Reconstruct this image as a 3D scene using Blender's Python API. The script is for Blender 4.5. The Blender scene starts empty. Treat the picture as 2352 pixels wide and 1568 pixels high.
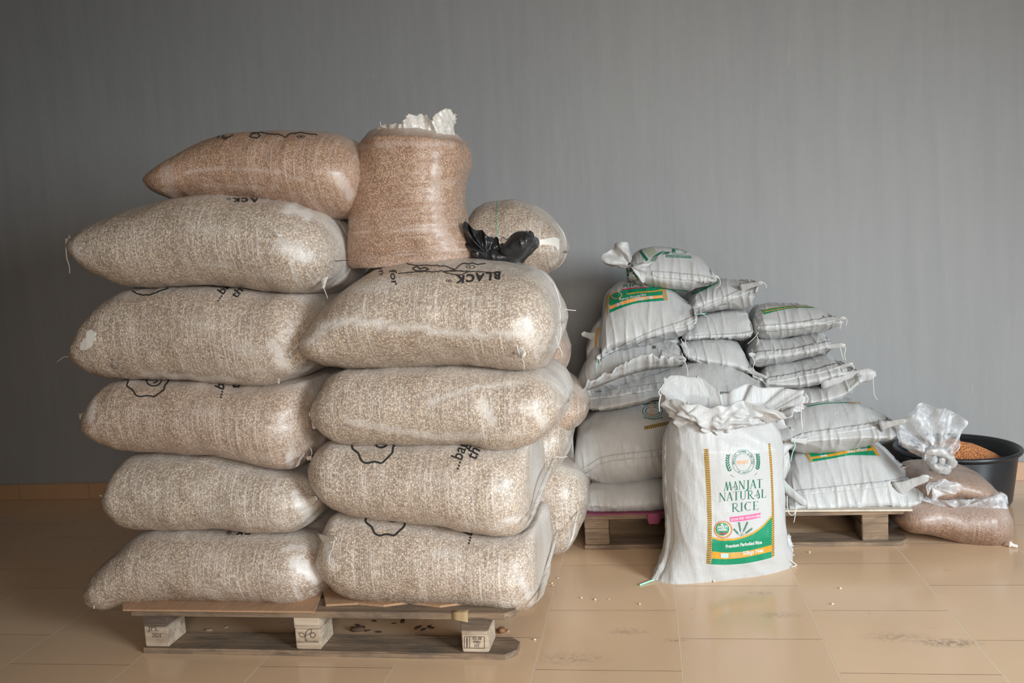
import bpy, bmesh, math, random
import numpy as np
from mathutils import Vector, Matrix, noise
from mathutils.bvhtree import BVHTree

random.seed(7)
rng = np.random.default_rng(7)
SC = bpy.context.scene
COL = SC.collection

# ------------------------------------------------------------------ camera
CF, PIT, YAW, ROL, CH = 2034.08, .10023, .15197, -.060413, 1.13973
_cy, _sy, _cp, _sp = math.cos(YAW), math.sin(YAW), math.cos(PIT), math.sin(PIT)
CFW = np.array([-_sy*_cp, _cy*_cp, -_sp]); _R = np.array([_cy, _sy, 0.]); _U = np.cross(_R, CFW)
CR = math.cos(ROL)*_R + math.sin(ROL)*_U; CU = -math.sin(ROL)*_R + math.cos(ROL)*_U
CC = np.array([0, 0, CH])
cam = bpy.data.cameras.new('camera'); camo = bpy.data.objects.new('camera', cam); COL.objects.link(camo)
cam.sensor_width = 36; cam.lens = CF/2352*36; cam.clip_end = 50
camo.matrix_world = Matrix(((CR[0], CU[0], -CFW[0], 0), (CR[1], CU[1], -CFW[1], 0), (CR[2], CU[2], -CFW[2], CH), (0, 0, 0, 1)))
SC.camera = camo

# ------------------------------------------------------------------ light
SC.view_settings.view_transform = 'Standard'; SC.view_settings.look = 'None'
SC.view_settings.exposure = 0.0; SC.view_settings.gamma = 1; SC.view_settings.use_curve_mapping = False
world = bpy.data.worlds.new('sky'); SC.world = world; world.use_nodes = True
world.node_tree.nodes['Background'].inputs[0].default_value = (1.0, .93, .84, 1)
world.node_tree.nodes['Background'].inputs[1].default_value = .03
def area(name, loc, target, sx, sy, power, col, spread=180):
    l = bpy.data.lights.new(name, 'AREA'); l.shape = 'RECTANGLE'; l.size = sx; l.size_y = sy
    l.energy = power; l.color = col; l.spread = math.radians(spread)
    o = bpy.data.objects.new(name, l); COL.objects.link(o); o.location = loc
    o.rotation_euler = (Vector(target)-Vector(loc)).to_track_quat('-Z', 'Y').to_euler()
    return o
area('doorway_daylight', (3.7, -.5, 1.6), (-.3, 3.4, -.9), 1.7, 1.6, 92, (.82, .93, 1.0), 88)
area('warm_fill', (1.2, -2.8, 1.75), (.1, 3.3, .1), 2.2, 1.4, 27, (1.0, .92, .82), 65)  # added warm fill lamp behind the camera, narrowed to spare the left wall

# ------------------------------------------------------------------ pixel -> place helpers
def ray(x, y): return CFW*CF + CR*(x-1176) + CU*(784-y)
def at(x, y, Y):
    d = ray(x, y); return Vector(CC + d*(Y/d[1]))
def onfloor(x, y, z=0):
    d = ray(x, y); return Vector(CC + d*((z-CH)/d[2]))
class Frame:
    def __init__(s, ox, oy, a):
        s.o = np.array([ox, oy, 0.]); s.a = a
        s.e1 = np.array([math.cos(a), math.sin(a), 0.]); s.e2 = np.array([-math.sin(a), math.cos(a), 0.])
    def un(s, px, py, y):
        d = ray(px, py); t = (y-(CC-s.o)@s.e2)/(d@s.e2); P = CC+d*t-s.o
        return P@s.e1, P[2]
    def w(s, x, y, z): return s.o + s.e1*x + s.e2*y + np.array([0, 0, z])
FA = Frame(-1.0, 2.365, -.02)      # the front pallet
FB = Frame(.3, 3.27, .012)         # the pallet against the wall

# ------------------------------------------------------------------ node helpers
def mat(name):
    m = bpy.data.materials.new(name); m.use_nodes = True
    nt = m.node_tree; b = nt.nodes['Principled BSDF']
    return m, nt, b
def N(nt, t, **kw):
    n = nt.nodes.new(t)
    for k, v in kw.items():
        if k.startswith('i_'):
            key = k[2:]; key = int(key) if key.isdigit() else key.replace('_', ' ')
            n.inputs[key].default_value = v
        else: setattr(n, k, v)
    return n
def L(nt, a, b): nt.links.new(a, b)
def M_(nt, op, a, b=None, c=None, clamp=False):
    n = nt.nodes.new('ShaderNodeMath'); n.operation = op; n.use_clamp = clamp
    for i, v in enumerate((a, b, c)):
        if v is None: continue
        if isinstance(v, (int, float)): n.inputs[i].default_value = v
        else: nt.links.new(v, n.inputs[i])
    return n.outputs[0]
def MIX(nt, f, a, b, mode='MIX'):
    n = nt.nodes.new('ShaderNodeMix'); n.data_type = 'RGBA'; n.blend_type = mode
    for s, v in ((n.inputs[0], f), (n.inputs[6], a), (n.inputs[7], b)):
        if isinstance(v, (int, float)): s.default_value = v
        elif isinstance(v, tuple): s.default_value = v if len(v) == 4 else (*v, 1)
        else: nt.links.new(v, s)
    return n.outputs[2]
def RAMP(nt, f, pts):
    n = nt.nodes.new('ShaderNodeValToRGB'); e = n.color_ramp.elements
    while len(e) < len(pts): e.new(.5)
    for i, (p, c) in enumerate(pts):
        e[i].position = p; e[i].color = (c, c, c, 1) if isinstance(c, (int, float)) else (*c, 1)
    nt.links.new(f, n.inputs[0]); return n.outputs[0]
def XYZ(nt, scale, src='Object', rot=(0, 0, 0)):
    tc = nt.nodes.new('ShaderNodeTexCoord'); mp = nt.nodes.new('ShaderNodeMapping')
    mp.inputs['Scale'].default_value = scale; mp.inputs['Rotation'].default_value = rot
    nt.links.new(tc.outputs[src], mp.inputs[0]); return mp.outputs[0]
def NOISE(nt, vec, scale, detail=3, rough=.5, dist=0):
    n = N(nt, 'ShaderNodeTexNoise'); n.inputs['Scale'].default_value = scale; n.inputs['Detail'].default_value = detail
    n.inputs['Roughness'].default_value = rough; n.inputs['Distortion'].default_value = dist
    nt.links.new(vec, n.inputs['Vector']); return n.outputs[0]
def BUMP(nt, h, strength, dist, prev=None):
    n = nt.nodes.new('ShaderNodeBump'); n.inputs['Strength'].default_value = strength; n.inputs['Distance'].default_value = dist
    nt.links.new(h, n.inputs['Height'])
    if prev is not None: nt.links.new(prev, n.inputs['Normal'])
    return n.outputs[0]
def plain(name, col, rough=.5, metal=0, coat=0, spec=.5):
    m, nt, b = mat(name)
    b.inputs['Base Color'].default_value = (*col, 1); b.inputs['Roughness'].default_value = rough
    b.inputs['Metallic'].default_value = metal; b.inputs['Coat Weight'].default_value = coat
    b.inputs['Specular IOR Level'].default_value = spec
    return m

# ------------------------------------------------------------------ materials
def m_grain_film(up=False):
    """thin woven film packed with pale beans; per-sack tint and slack come from attributes"""
    m, nt, b = mat('bean_filled_film_upright' if up else 'bean_filled_film')
    sw = (lambda t: (t[2], t[1], t[0])) if up else (lambda t: t)
    v = XYZ(nt, (1, 1, 1))
    att = N(nt, 'ShaderNodeAttribute', attribute_type='OBJECT', attribute_name='tint')
    slack = N(nt, 'ShaderNodeAttribute', attribute_type='GEOMETRY', attribute_name='slack').outputs['Fac']
    vo = N(nt, 'ShaderNodeTexVoronoi', feature='F1'); L(nt, M_(nt, 'MULTIPLY_ADD', M_(nt, 'MINIMUM', att.outputs['Fac'], 1.), 45., 180.), vo.inputs['Scale']); L(nt, v, vo.inputs['Vector'])
    sep = N(nt, 'ShaderNodeSeparateColor'); L(nt, vo.outputs['Color'], sep.inputs[0])
    bean = RAMP(nt, sep.outputs[0], [(0, (.29, .21, .15)), (.25, (.48, .365, .27)), (.6, (.61, .49, .375)), (.92, (.75, .65, .53)), (1, (.66, .52, .36))])
    gap = RAMP(nt, vo.outputs['Distance'], [(.28, 0.), (.70, 1.)])
    c1 = MIX(nt, M_(nt, 'MULTIPLY', gap, .72), bean, (.20, .15, .12))
    pat = NOISE(nt, v, 9, 4, .6)
    patf = RAMP(nt, pat, [(.35, 0.), (.7, 1.)])
    c1 = MIX(nt, M_(nt, 'MULTIPLY', patf, .3), c1, (.42, .33, .27))
    # haze of the film: streaks round the sack and where it lies slack
    sv = XYZ(nt, sw((150, 4, 4))); st = RAMP(nt, NOISE(nt, sv, 1, 3, .6), [(.50, 0.), (.68, 1.)])
    pv = XYZ(nt, (7, 5, 5)); pm = RAMP(nt, NOISE(nt, pv, 1, 3, .55), [(.42, 0.), (.62, 1.)])
    str_ = M_(nt, 'MULTIPLY', M_(nt, 'MULTIPLY', st, pm), .62)
    dv = XYZ(nt, (3, 9, 14)); dm = RAMP(nt, NOISE(nt, dv, 1, 2, .5), [(.6, 0.), (.72, .35)])
    hz = M_(nt, 'MAXIMUM', M_(nt, 'ADD', M_(nt, 'ADD', str_, dm), .06), slack, clamp=True)
    hz = M_(nt, 'MINIMUM', hz, .93)
    film = MIX(nt, att.outputs['Fac'], (.69, .655, .615), (.60, .49, .43))
    c1 = MIX(nt, att.outputs['Fac'], c1, MIX(nt, 1., c1, (.88, .68, .57), 'MULTIPLY'))
    c = MIX(nt, hz, c1, film)
    c = MIX(nt, M_(nt, 'SUBTRACT', att.outputs['Fac'], 1., clamp=True), c, MIX(nt, 1., c, (.42, .36, .33), 'MULTIPLY'))
    L(nt, c, b.inputs['Base Color'])
    rv = RAMP(nt, NOISE(nt, XYZ(nt, (60, 12, 12)), 1, 3), [(.3, .30), (.7, .55)])
    L(nt, rv, b.inputs['Roughness'])
    b.inputs['Specular IOR Level'].default_value = .55
    b.inputs['Coat Weight'].default_value = .35; b.inputs['Coat Roughness'].default_value = .28
    h1 = M_(nt, 'MULTIPLY', M_(nt, 'SUBTRACT', 1., vo.outputs['Distance']), M_(nt, 'SUBTRACT', 1.05, slack))
    n1 = BUMP(nt, h1, .55, .0022)
    n2 = BUMP(nt, NOISE(nt, XYZ(nt, sw((230, 6, 6))), 1, 2), .35, .002, n1)
    n3 = BUMP(nt, NOISE(nt, v, 45, 4, .65, 1.5), .5, .005, n2)
    hs = M_(nt, 'MULTIPLY', NOISE(nt, v, 30, 5, .7, 2.), slack); n4 = BUMP(nt, hs, .4, .010, n3)
    L(nt, n4, b.inputs['Normal']); return m
def m_film(name, col, alpha=1., rough=.3):
    m, nt, b = mat(name); v = XYZ(nt, (1, 1, 1))
    b.inputs['Base Color'].default_value = (*col, 1); b.inputs['Roughness'].default_value = rough
    b.inputs['Coat Weight'].default_value = .5; b.inputs['Coat Roughness'].default_value = .15
    n = BUMP(nt, NOISE(nt, v, 60, 4, .6, 1.), .6, .006); L(nt, n, b.inputs['Normal'])
    if alpha < 1:
        a = RAMP(nt, NOISE(nt, XYZ(nt, (1, 1, 1)), 28, 4, .6, 1.), [(.35, alpha-.22), (.7, min(1, alpha+.35))])
        L(nt, a, b.inputs['Alpha'])
    return m
def m_rice():
    m, nt, b = mat('white_woven_plastic')
    v = XYZ(nt, (1, 1, 1))
    c = MIX(nt, RAMP(nt, NOISE(nt, v, 5, 4, .6), [(.35, 0.), (.75, .5)]), (.46, .46, .457), (.385, .38, .37))
    sp = RAMP(nt, NOISE(nt, v, 90, 2, .5), [(.77, 0.), (.80, .4)])
    c = MIX(nt, sp, c, (.35, .25, .17))
    L(nt, c, b.inputs['Base Color'])
    b.inputs['Roughness'].default_value = .42; b.inputs['Specular IOR Level'].default_value = .4
    n0 = BUMP(nt, NOISE(nt, XYZ(nt, (140, 22, 22)), 1, 3, .55, .6), .35, .004)
    w = N(nt, 'ShaderNodeTexWave', wave_type='BANDS', bands_direction='DIAGONAL'); w.inputs['Scale'].default_value = 160; L(nt, v, w.inputs['Vector'])
    n1 = BUMP(nt, w.outputs['Fac'], .12, .0008, n0)
    n2 = BUMP(nt, NOISE(nt, v, 26, 4, .62, .8), .26, .009, n1)
    rn = N(nt, 'ShaderNodeTexNoise', noise_type='RIDGED_MULTIFRACTAL'); rn.inputs['Scale'].default_value = 1; rn.inputs['Detail'].default_value = 2; L(nt, XYZ(nt, (34, 12, 9)), rn.inputs['Vector'])
    n3 = BUMP(nt, rn.outputs[0], .30, .007, n2)
    L(nt, n3, b.inputs['Normal'])
    return m
def m_wood(name, c1, c2, dark=.4, sc=1.):
    m, nt, b = mat(name)
    g = NOISE(nt, XYZ(nt, (3*sc, 75*sc, 75*sc)), 1, 6, .75, .6)
    c = MIX(nt, RAMP(nt, g, [(.38, 0.), (.60, 1.)]), c1, c2)
    g2 = RAMP(nt, NOISE(nt, XYZ(nt, (5, 130, 130)), 1, 3, .6), [(.58, 0.), (.66, .7)]); c = MIX(nt, g2, c, tuple(x*.35 for x in c2))
    bl = RAMP(nt, NOISE(nt, XYZ(nt, (7, 14, 14)), 1, 5, .65), [(.45, 0.), (.66, dark)])
    c = MIX(nt, bl, c, (.10, .075, .055))
    L(nt, c, b.inputs['Base Color']); b.inputs['Roughness'].default_value = .85
    L(nt, BUMP(nt, g, .5, .002), b.inputs['Normal']); return m
def m_floor():
    m, nt, b = mat('glazed_floor_tiles')
    tc = N(nt, 'ShaderNodeTexCoord'); sp = N(nt, 'ShaderNodeSeparateXYZ'); L(nt, tc.outputs['Object'], sp.inputs[0])
    X, Y = sp.outputs[0], sp.outputs[1]
    u = M_(nt, 'DIVIDE', M_(nt, 'ADD', X, .7444+40), .4)      # a column joint lies on every whole u
    col = M_(nt, 'FLOOR', u); par = M_(nt, 'MODULO', col, 2.)
    v = M_(nt, 'ADD', M_(nt, 'DIVIDE', M_(nt, 'SUBTRACT', Y, 2.3002-40), .4), M_(nt, 'MULTIPLY', M_(nt, 'SUBTRACT', 1., par), .5))
    fu = M_(nt, 'FRACT', u); fv = M_(nt, 'FRACT', v)
    du = M_(nt, 'MINIMUM', fu, M_(nt, 'SUBTRACT', 1., fu)); dv = M_(nt, 'MINIMUM', fv, M_(nt, 'SUBTRACT', 1., fv))
    wob = M_(nt, 'MULTIPLY', M_(nt, 'SUBTRACT', NOISE(nt, tc.outputs['Object'], 18, 3), .5), .0035)
    ju = M_(nt, 'LESS_THAN', M_(nt, 'ADD', du, wob), .0062); jv = M_(nt, 'LESS_THAN', M_(nt, 'ADD', dv, wob), .0026)
    cmb = N(nt, 'ShaderNodeCombineXYZ'); L(nt, col, cmb.inputs[0]); L(nt, M_(nt, 'FLOOR', v), cmb.inputs[1])
    wn = N(nt, 'ShaderNodeTexWhiteNoise', noise_dimensions='3D'); L(nt, cmb.outputs[0], wn.inputs['Vector'])
    base = MIX(nt, wn.outputs['Value'], (.65, .44, .275), (.70, .48, .305))
    cl = RAMP(nt, NOISE(nt, tc.outputs['Object'], 3.2, 5, .6), [(.3, 0.), (.75, .55)])
    base = MIX(nt, cl, base, (.60, .43, .29))
    spk = RAMP(nt, NOISE(nt, XYZ(nt, (1, 1, 1)), 260, 2), [(.70, 0.), (.76, .5)])
    base = MIX(nt, spk, base, (.22, .15, .10))
    dirt = RAMP(nt, NOISE(nt, XYZ(nt, (7, 16, 1)), 1, 5, .7), [(.66, 0.), (.78, .55)])
    base = MIX(nt, dirt, base, (.20, .14, .10))
    # worn scuffs with a place of their own
    def scuff(cx, cy, rx, ry, amt, base):
        mp = N(nt, 'ShaderNodeMapping'); mp.inputs['Location'].default_value = (-cx/rx, -cy/ry, 0); mp.inputs['Scale'].default_value = (1/rx, 1/ry, 1)
        L(nt, tc.outputs['Object'], mp.inputs[0]); g = N(nt, 'ShaderNodeTexGradient', gradient_type='SPHERICAL'); L(nt, mp.outputs[0], g.inputs[0])
        f = M_(nt, 'MULTIPLY', M_(nt, 'MULTIPLY', g.outputs['Fac'], amt*.5), RAMP(nt, NOISE(nt, tc.outputs['Object'], 60, 4, .7), [(.42, 0.), (.6, 1.)]), clamp=True)
        return MIX(nt, f, base, (.13, .10, .075))
    for px, py, rx, ry, am in ((2180, 1476, .10, .035, 2.), (2060, 1462, .12, .04, 1.), (1440, 1450, .08, .03, .9), (1790, 1412, .08, .03, .9),
                               (1310, 1512, .13, .05, .8), (1745, 1362, .05, .02, 1.2), (1550, 1470, .04, .015, 1.6)):
        p = onfloor(px, py); base = scuff(p.x, p.y, rx, ry, am, base)
    base = MIX(nt, jv, base, (.17, .11, .07)); 
    core = M_(nt, 'LESS_THAN', M_(nt, 'ADD', fu, wob), .0030)
    base = MIX(nt, ju, base, (.74, .58, .42)); base = MIX(nt, core, base, (.30, .20, .13))
    L(nt, base, b.inputs['Base Color'])
    j = M_(nt, 'MAXIMUM', ju, jv)
    ro = M_(nt, 'ADD', RAMP(nt, NOISE(nt, tc.outputs['Object'], 9, 4, .6), [(.3, .13), (.75, .24)]), M_(nt, 'MULTIPLY', j, .5), clamp=True)
    L(nt, ro, b.inputs['Roughness']); b.inputs['Specular IOR Level'].default_value = .45
    n1 = BUMP(nt, j, -.5, .002); n2 = BUMP(nt, NOISE(nt, tc.outputs['Object'], 14, 3), .06, .004, n1)
    L(nt, n2, b.inputs['Normal']); return m
def m_wall():
    m, nt, b = mat('grey_painted_plaster')
    tc = XYZ(nt, (1, 1, 1))
    a = RAMP(nt, NOISE(nt, XYZ(nt, (16, 1, 1.1)), 1, 5, .6), [(.3, 0.), (.7, 1.)])
    k = RAMP(nt, NOISE(nt, tc, 1.6, 4, .55), [(.3, 0.), (.72, 1.)])
    c = MIX(nt, a, (.262, .266, .272), (.298, .300, .303))
    c = MIX(nt, M_(nt, 'MULTIPLY', k, .4), c, (.315, .315, .31))
    st = RAMP(nt, NOISE(nt, XYZ(nt, (26, 1, 3.4)), 1, 3, .5), [(.70, 0.), (.80, .3)])
    c = MIX(nt, st, c, (.42, .43, .44))
    dk = RAMP(nt, NOISE(nt, XYZ(nt, (34, 1, 3)), 1, 4, .6), [(.70, 0.), (.78, .3)])
    c = MIX(nt, dk, c, (.18, .18, .185))
    L(nt, c, b.inputs['Base Color']); b.inputs['Roughness'].default_value = .62; b.inputs['Specular IOR Level'].default_value = .35
    n1 = BUMP(nt, NOISE(nt, XYZ(nt, (30, 1, 5)), 1, 4), .22, .004); n2 = BUMP(nt, NOISE(nt, tc, 5, 5, .6), .35, .012, n1)
    L(nt, n2, b.inputs['Normal']); return m
def m_card(name, c1, c2):
    m, nt, b = mat(name)
    w = NOISE(nt, XYZ(nt, (90, 2, 2)), 1, 3)
    c = MIX(nt, w, c1, c2); f = RAMP(nt, NOISE(nt, XYZ(nt, (1, 1, 1)), 14, 4), [(.5, 0.), (.8, .5)])
    c = MIX(nt, f, c, (.24, .15, .09)); L(nt, c, b.inputs['Base Color']); b.inputs['Roughness'].default_value = .8
    L(nt, BUMP(nt, w, .4, .002), b.inputs['Normal']); return m
def m_seed(name, c1, c2, sc):
    m, nt, b = mat(name); v = XYZ(nt, (1, 1, 1))
    vo = N(nt, 'ShaderNodeTexVoronoi'); vo.inputs['Scale'].default_value = sc; L(nt, v, vo.inputs['Vector'])
    s = N(nt, 'ShaderNodeSeparateColor'); L(nt, vo.outputs['Color'], s.inputs[0])
    L(nt, MIX(nt, s.outputs[0], c1, c2), b.inputs['Base Color']); b.inputs['Roughness'].default_value = .4
    L(nt, BUMP(nt, vo.outputs['Distance'], -.5, .003), b.inputs['Normal']); return m

MG = m_grain_film(); MGU = m_grain_film(True); MR = m_rice(); MFL = m_floor(); MW = m_wall()
MEAR = m_film('milky_film', (.64, .60, .55)); MCLEAR = m_film('clear_plastic_film', (.78, .80, .83), .34, .12)
MTH = plain('white_thread', (.66, .64, .60), .8); MTG = plain('green_thread', (.35, .70, .55), .7)
MINK = plain('black_ink', (.028, .028, .028), .55); MINKG = plain('green_ink', (.0, .125, .072), .5)
MGR = plain('label_green', (.0, .21, .10), .5); MYE = plain('label_yellow', (.55, .27, .025), .5); MBL = plain('label_navy', (.018, .075, .085), .5)
MPK = plain('label_pink', (.60, .09, .25), .5); MWH = plain('label_white', (.54, .54, .53), .5); MOR = plain('label_orange', (.80, .33, .10), .5)
MLB = plain('label_light_blue', (.35, .62, .85), .5); MRD = plain('label_maroon', (.38, .03, .06), .5); MKH = plain('label_khaki', (.38, .26, .09), .5)
MLG = plain('label_grey_green', (.33, .36, .27), .5)
MWOOD = m_wood('weathered_pallet_wood', (.30, .205, .13), (.16, .108, .07), .75)
MWOODL = m_wood('pale_pallet_block', (.56, .45, .34), (.40, .30, .215), .5, .7)
MWOODD = m_wood('dark_pallet_end', (.17, .12, .085), (.085, .06, .042), .6)
MCARD = m_card('brown_cardboard', (.45, .27, .155), (.36, .21, .12)); MCARDP = m_card('pale_cardboard', (.62, .56, .47), (.50, .44, .36))
MPUR = m_card('purple_cardboard', (.23, .045, .10), (.17, .03, .075))
MBLK = m_film('black_film', (.012, .012, .014), 1, .35); MBOWL = plain('black_basin_plastic', (.018, .020, .024), .33)
MSEED = m_seed('brown_seed', (.62, .27, .10), (.36, .13, .045), 170)
MSEEDP = plain('pale_grain', (.72, .62, .45), .5); MCHIP = plain('dark_litter', (.09, .05, .03), .8); MCHIPL = plain('pale_litter', (.50, .33, .20), .7)
MSTI = plain('brown_stitch', (.22, .15, .10), .8)

# ------------------------------------------------------------------ object helpers
def link(name, me, m, parent=None, smooth=True, mats=None):
    o = bpy.data.objects.new(name, me); COL.objects.link(o)
    for x in (mats or [m]): me.materials.append(x)
    if smooth: me.polygons.foreach_set('use_smooth', [True]*len(me.polygons))
    if parent is not None: o.parent = parent
    return o
def mesh(name, V, Fc, m, parent=None, smooth=True, mats=None, mi=None):
    me = bpy.data.meshes.new(name)
    off = np.array(parent['_o']) if (parent is not None and '_o' in parent) else np.zeros(3)
    me.from_pydata([tuple(np.array(v)-off) for v in V], [], [tuple(f) for f in Fc]); me.update()
    o = link(name, me, m, parent, smooth, mats)
    if mi is not None: me.polygons.foreach_set('material_index', mi)
    return o
def thing(name, label, cat, loc, group=None):
    o = bpy.data.objects.new(name, None); COL.objects.link(o); o.empty_display_size = .05
    o.location = tuple(loc); o['label'] = label; o['category'] = cat
    if group: o['group'] = group
    o['_o'] = [float(x) for x in loc]
    return o
def tag(o, label, cat, group=None, kind=None):
    if label: o['label'] = label
    if cat: o['category'] = cat
    if group: o['group'] = group
    if kind: o['kind'] = kind
    return o
def struct(o): o['kind'] = 'structure'; return o
def box(bm, x0, x1, y0, y1, z0, z1, T=None, bev=0):
    vs = [bm.verts.new(p) for p in ((x0, y0, z0), (x1, y0, z0), (x1, y1, z0), (x0, y1, z0), (x0, y0, z1), (x1, y0, z1), (x1, y1, z1), (x0, y1, z1))]
    fs = [bm.faces.new([vs[i] for i in f]) for f in ((0, 3, 2, 1), (4, 5, 6, 7), (0, 1, 5, 4), (1, 2, 6, 5), (2, 3, 7, 6), (3, 0, 4, 7))]
    if bev:
        es = list({e for f in fs for e in f.edges}); bmesh.ops.bevel(bm, geom=es, offset=bev, segments=2, affect='EDGES')
def bobj(name, bm, m, parent=None, smooth=False, xf=None):
    me = bpy.data.meshes.new(name)
    if xf is not None:
        for v in bm.verts: v.co = Vector(xf(*v.co))
    if parent is not None and '_o' in parent:
        off = Vector(parent['_o'])
        for v in bm.verts: v.co -= off
    bmesh.ops.recalc_face_normals(bm, faces=bm.faces)
    bm.to_mesh(me); bm.free(); return link(name, me, m, parent, smooth)
def tube(name, pts, r, m, parent, n=6, taper=None):
    pts = [Vector(p) for p in pts]
    # smooth by catmull-rom
    P = []
    for i in range(len(pts)-1):
        a, b_, c, d = pts[max(i-1, 0)], pts[i], pts[i+1], pts[min(i+2, len(pts)-1)]
        for k in range(5):
            t = k/5; P.append(.5*((2*b_)+(c-a)*t+(2*a-5*b_+4*c-d)*t*t+(3*b_-a-3*c+d)*t**3))
    P.append(pts[-1]); V = []; Fc = []
    for i, p in enumerate(P):
        t = (P[min(i+1, len(P)-1)]-P[max(i-1, 0)]).normalized(); s = t.cross(Vector((.3, 1, .2))).normalized(); u = s.cross(t)
        rr = r*(1 if taper is None else 1-(1-taper)*i/(len(P)-1))
        for k in range(n): V.append(p+(s*math.cos(2*math.pi*k/n)+u*math.sin(2*math.pi*k/n))*rr)
    for i in range(len(P)-1):
        for k in range(n): Fc.append((i*n+k, i*n+(k+1) % n, (i+1)*n+(k+1) % n, (i+1)*n+k))
    Fc.append(tuple(range(n))[::-1]); Fc.append(tuple((len(P)-1)*n+k for k in range(n)))
    return mesh(name, V, Fc, m, parent)
def pchip(x, y, xi):
    x = np.asarray(x, float); y = np.asarray(y, float)
    o = np.argsort(x); x = x[o]; y = y[o]
    k = np.concatenate(([True], np.diff(x) > 1e-5)); x = x[k]; y = y[k]
    if len(x) == 1: return np.full(len(xi), y[0])
    h = np.diff(x); d = np.diff(y)/h; m = np.zeros(len(x)); m[0] = d[0]; m[-1] = d[-1]
    for i in range(1, len(x)-1):
        if d[i-1]*d[i] > 0:
            w1 = 2*h[i]+h[i-1]; w2 = h[i]+2*h[i-1]; m[i] = (w1+w2)/(w1/d[i-1]+w2/d[i])
    xi = np.clip(xi, x[0], x[-1]); j = np.clip(np.searchsorted(x, xi)-1, 0, len(x)-2); t = (xi-x[j])/h[j]
    return (2*t**3-3*t**2+1)*y[j]+(t**3-2*t**2+t)*h[j]*m[j]+(-2*t**3+3*t**2)*y[j+1]+(t**3-t**2)*h[j]*m[j+1]
def smooth1(a, n=2):
    for _ in range(n):
        b_ = a.copy(); b_[1:-1] = .25*a[:-2]+.5*a[1:-1]+.25*a[2:]; a = b_
    return a
def grid_faces(nu, nv, wrap=True):
    Fc = []
    for i in range(nu-1):
        for k in range(nv if wrap else nv-1):
            Fc.append((i*nv+k, i*nv+(k+1) % nv, (i+1)*nv+(k+1) % nv, (i+1)*nv+k))
    return Fc
def nz(x, y, z): return noise.noise(Vector((x, y, z)))

class Body:
    """remembers a bag's surface so that prints can be laid on it"""
    def __init__(s, obj, off):
        s.o = obj; me = obj.data; off = Vector(off)
        s.bvh = BVHTree.FromPolygons([v.co+off for v in me.vertices], [tuple(p.vertices) for p in me.polygons])
    def hit(s, px, py, lift):
        d = Vector(ray(px, py)).normalized(); loc, n, i, dist = s.bvh.ray_cast(Vector(CC), d)
        if loc is None: return None
        if n.dot(d) > 0: n = -n
        return loc + n*lift
def pix(P):
    d = P-CC; z = d@CFW; return 1176+CF*(d@CR)/z, 784-CF*(d@CU)/z
HAZE = {}
def loft(name, V, nu, nv, m, parent, seed, style, S, slack=None, tint=0., amp=1., ridge=None):
    """V: nu*nv rings (wrapped), S: per-vertex (u in -1..1, angle, y-part) for wrinkles"""
    Fc = grid_faces(nu, nv); Fc.append(tuple(range(nv))[::-1]); Fc.append(tuple((nu-1)*nv+k for k in range(nv)))
    V = np.array(V); me0 = bpy.data.meshes.new('t'); me0.from_pydata([tuple(v) for v in V], [], Fc); me0.update()
    nr = np.zeros(len(V)*3, 'f'); me0.vertices.foreach_get('normal', nr); nr = nr.reshape(-1, 3)
    cen = V.mean(0)
    if ((V-cen)*nr).sum() < 0: nr = -nr
    bpy.data.meshes.remove(me0); D = np.zeros(len(V))
    for i, p in enumerate(V):
        u, ang, q = S[i]; e = max(0., (abs(u)-.55)/.45); edge = min(1., (1-abs(u))*14)
        if style == 'bean':
            d = .010*nz(p[0]*5, p[1]*5, p[2]*5+seed)+.0035*nz(p[0]*17, p[1]*17, p[2]*17+seed)
            d += .0075*e*e*edge*nz(ang*2.3, u*2, seed*3.1)+.003*e*edge*nz(ang*7, u*3, seed)
            d += .0012*nz(p[0]*70, p[1]*9, p[2]*9) if seed != 21 else .0035*nz(p[0]*5, p[1]*5, p[2]*48)*(.35+.65*max(0, math.cos(ang/.7-.9)))
        else:
            d = .009*nz(p[0]*6, p[1]*6, p[2]*6+seed)
            r = 1-2.6*abs(nz(p[0]*27+seed+p[2]*3, p[2]*4, p[1]*4)); d += .006*(max(0, r)**3-.25)*(.25+.75*q)*edge
            r2 = 1-2*abs(nz(p[0]*11+p[2]*6, p[2]*7+seed, p[1]*6)); d += .008*(max(0, r2)**2-.35)*(.4+.6*e)*edge
            d += .005*e*edge*nz(ang*5, u*6, seed)
        D[i] = d*amp
    V = V+nr*D[:, None]
    if seed in HAZE and style == 'bean':
        X, Y = pix(V); Q = np.stack((X, Y), 1)
        for pl, w, st in HAZE[seed]:
            dm = np.full(len(V), 1e9)
            for i in range(len(pl)-1):
                a = np.array(pl[i], float); b_ = np.array(pl[i+1], float)-a; t = np.clip(((Q-a)@b_)/(b_@b_), 0, 1)
                dm = np.minimum(dm, np.hypot(*(Q-a-t[:, None]*b_).T))
            g = np.array([.75+.5*nz(x*.05, y*.09, seed) for x, y in Q]); f = np.clip((w*g*1.25-dm)/(w*.5), 0, 1)*st
            slack = np.maximum(slack, f)
    o = mesh(name, V, Fc, m, parent); me = o.data
    a = me.attributes.new('slack', 'FLOAT', 'POINT')
    a.data.foreach_set('value', np.clip(slack if slack is not None else np.zeros(len(V)), 0, 1).astype('f'))
    o['tint'] = float(tint); off = parent['_o']
    return o, Body(o, off)

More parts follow.
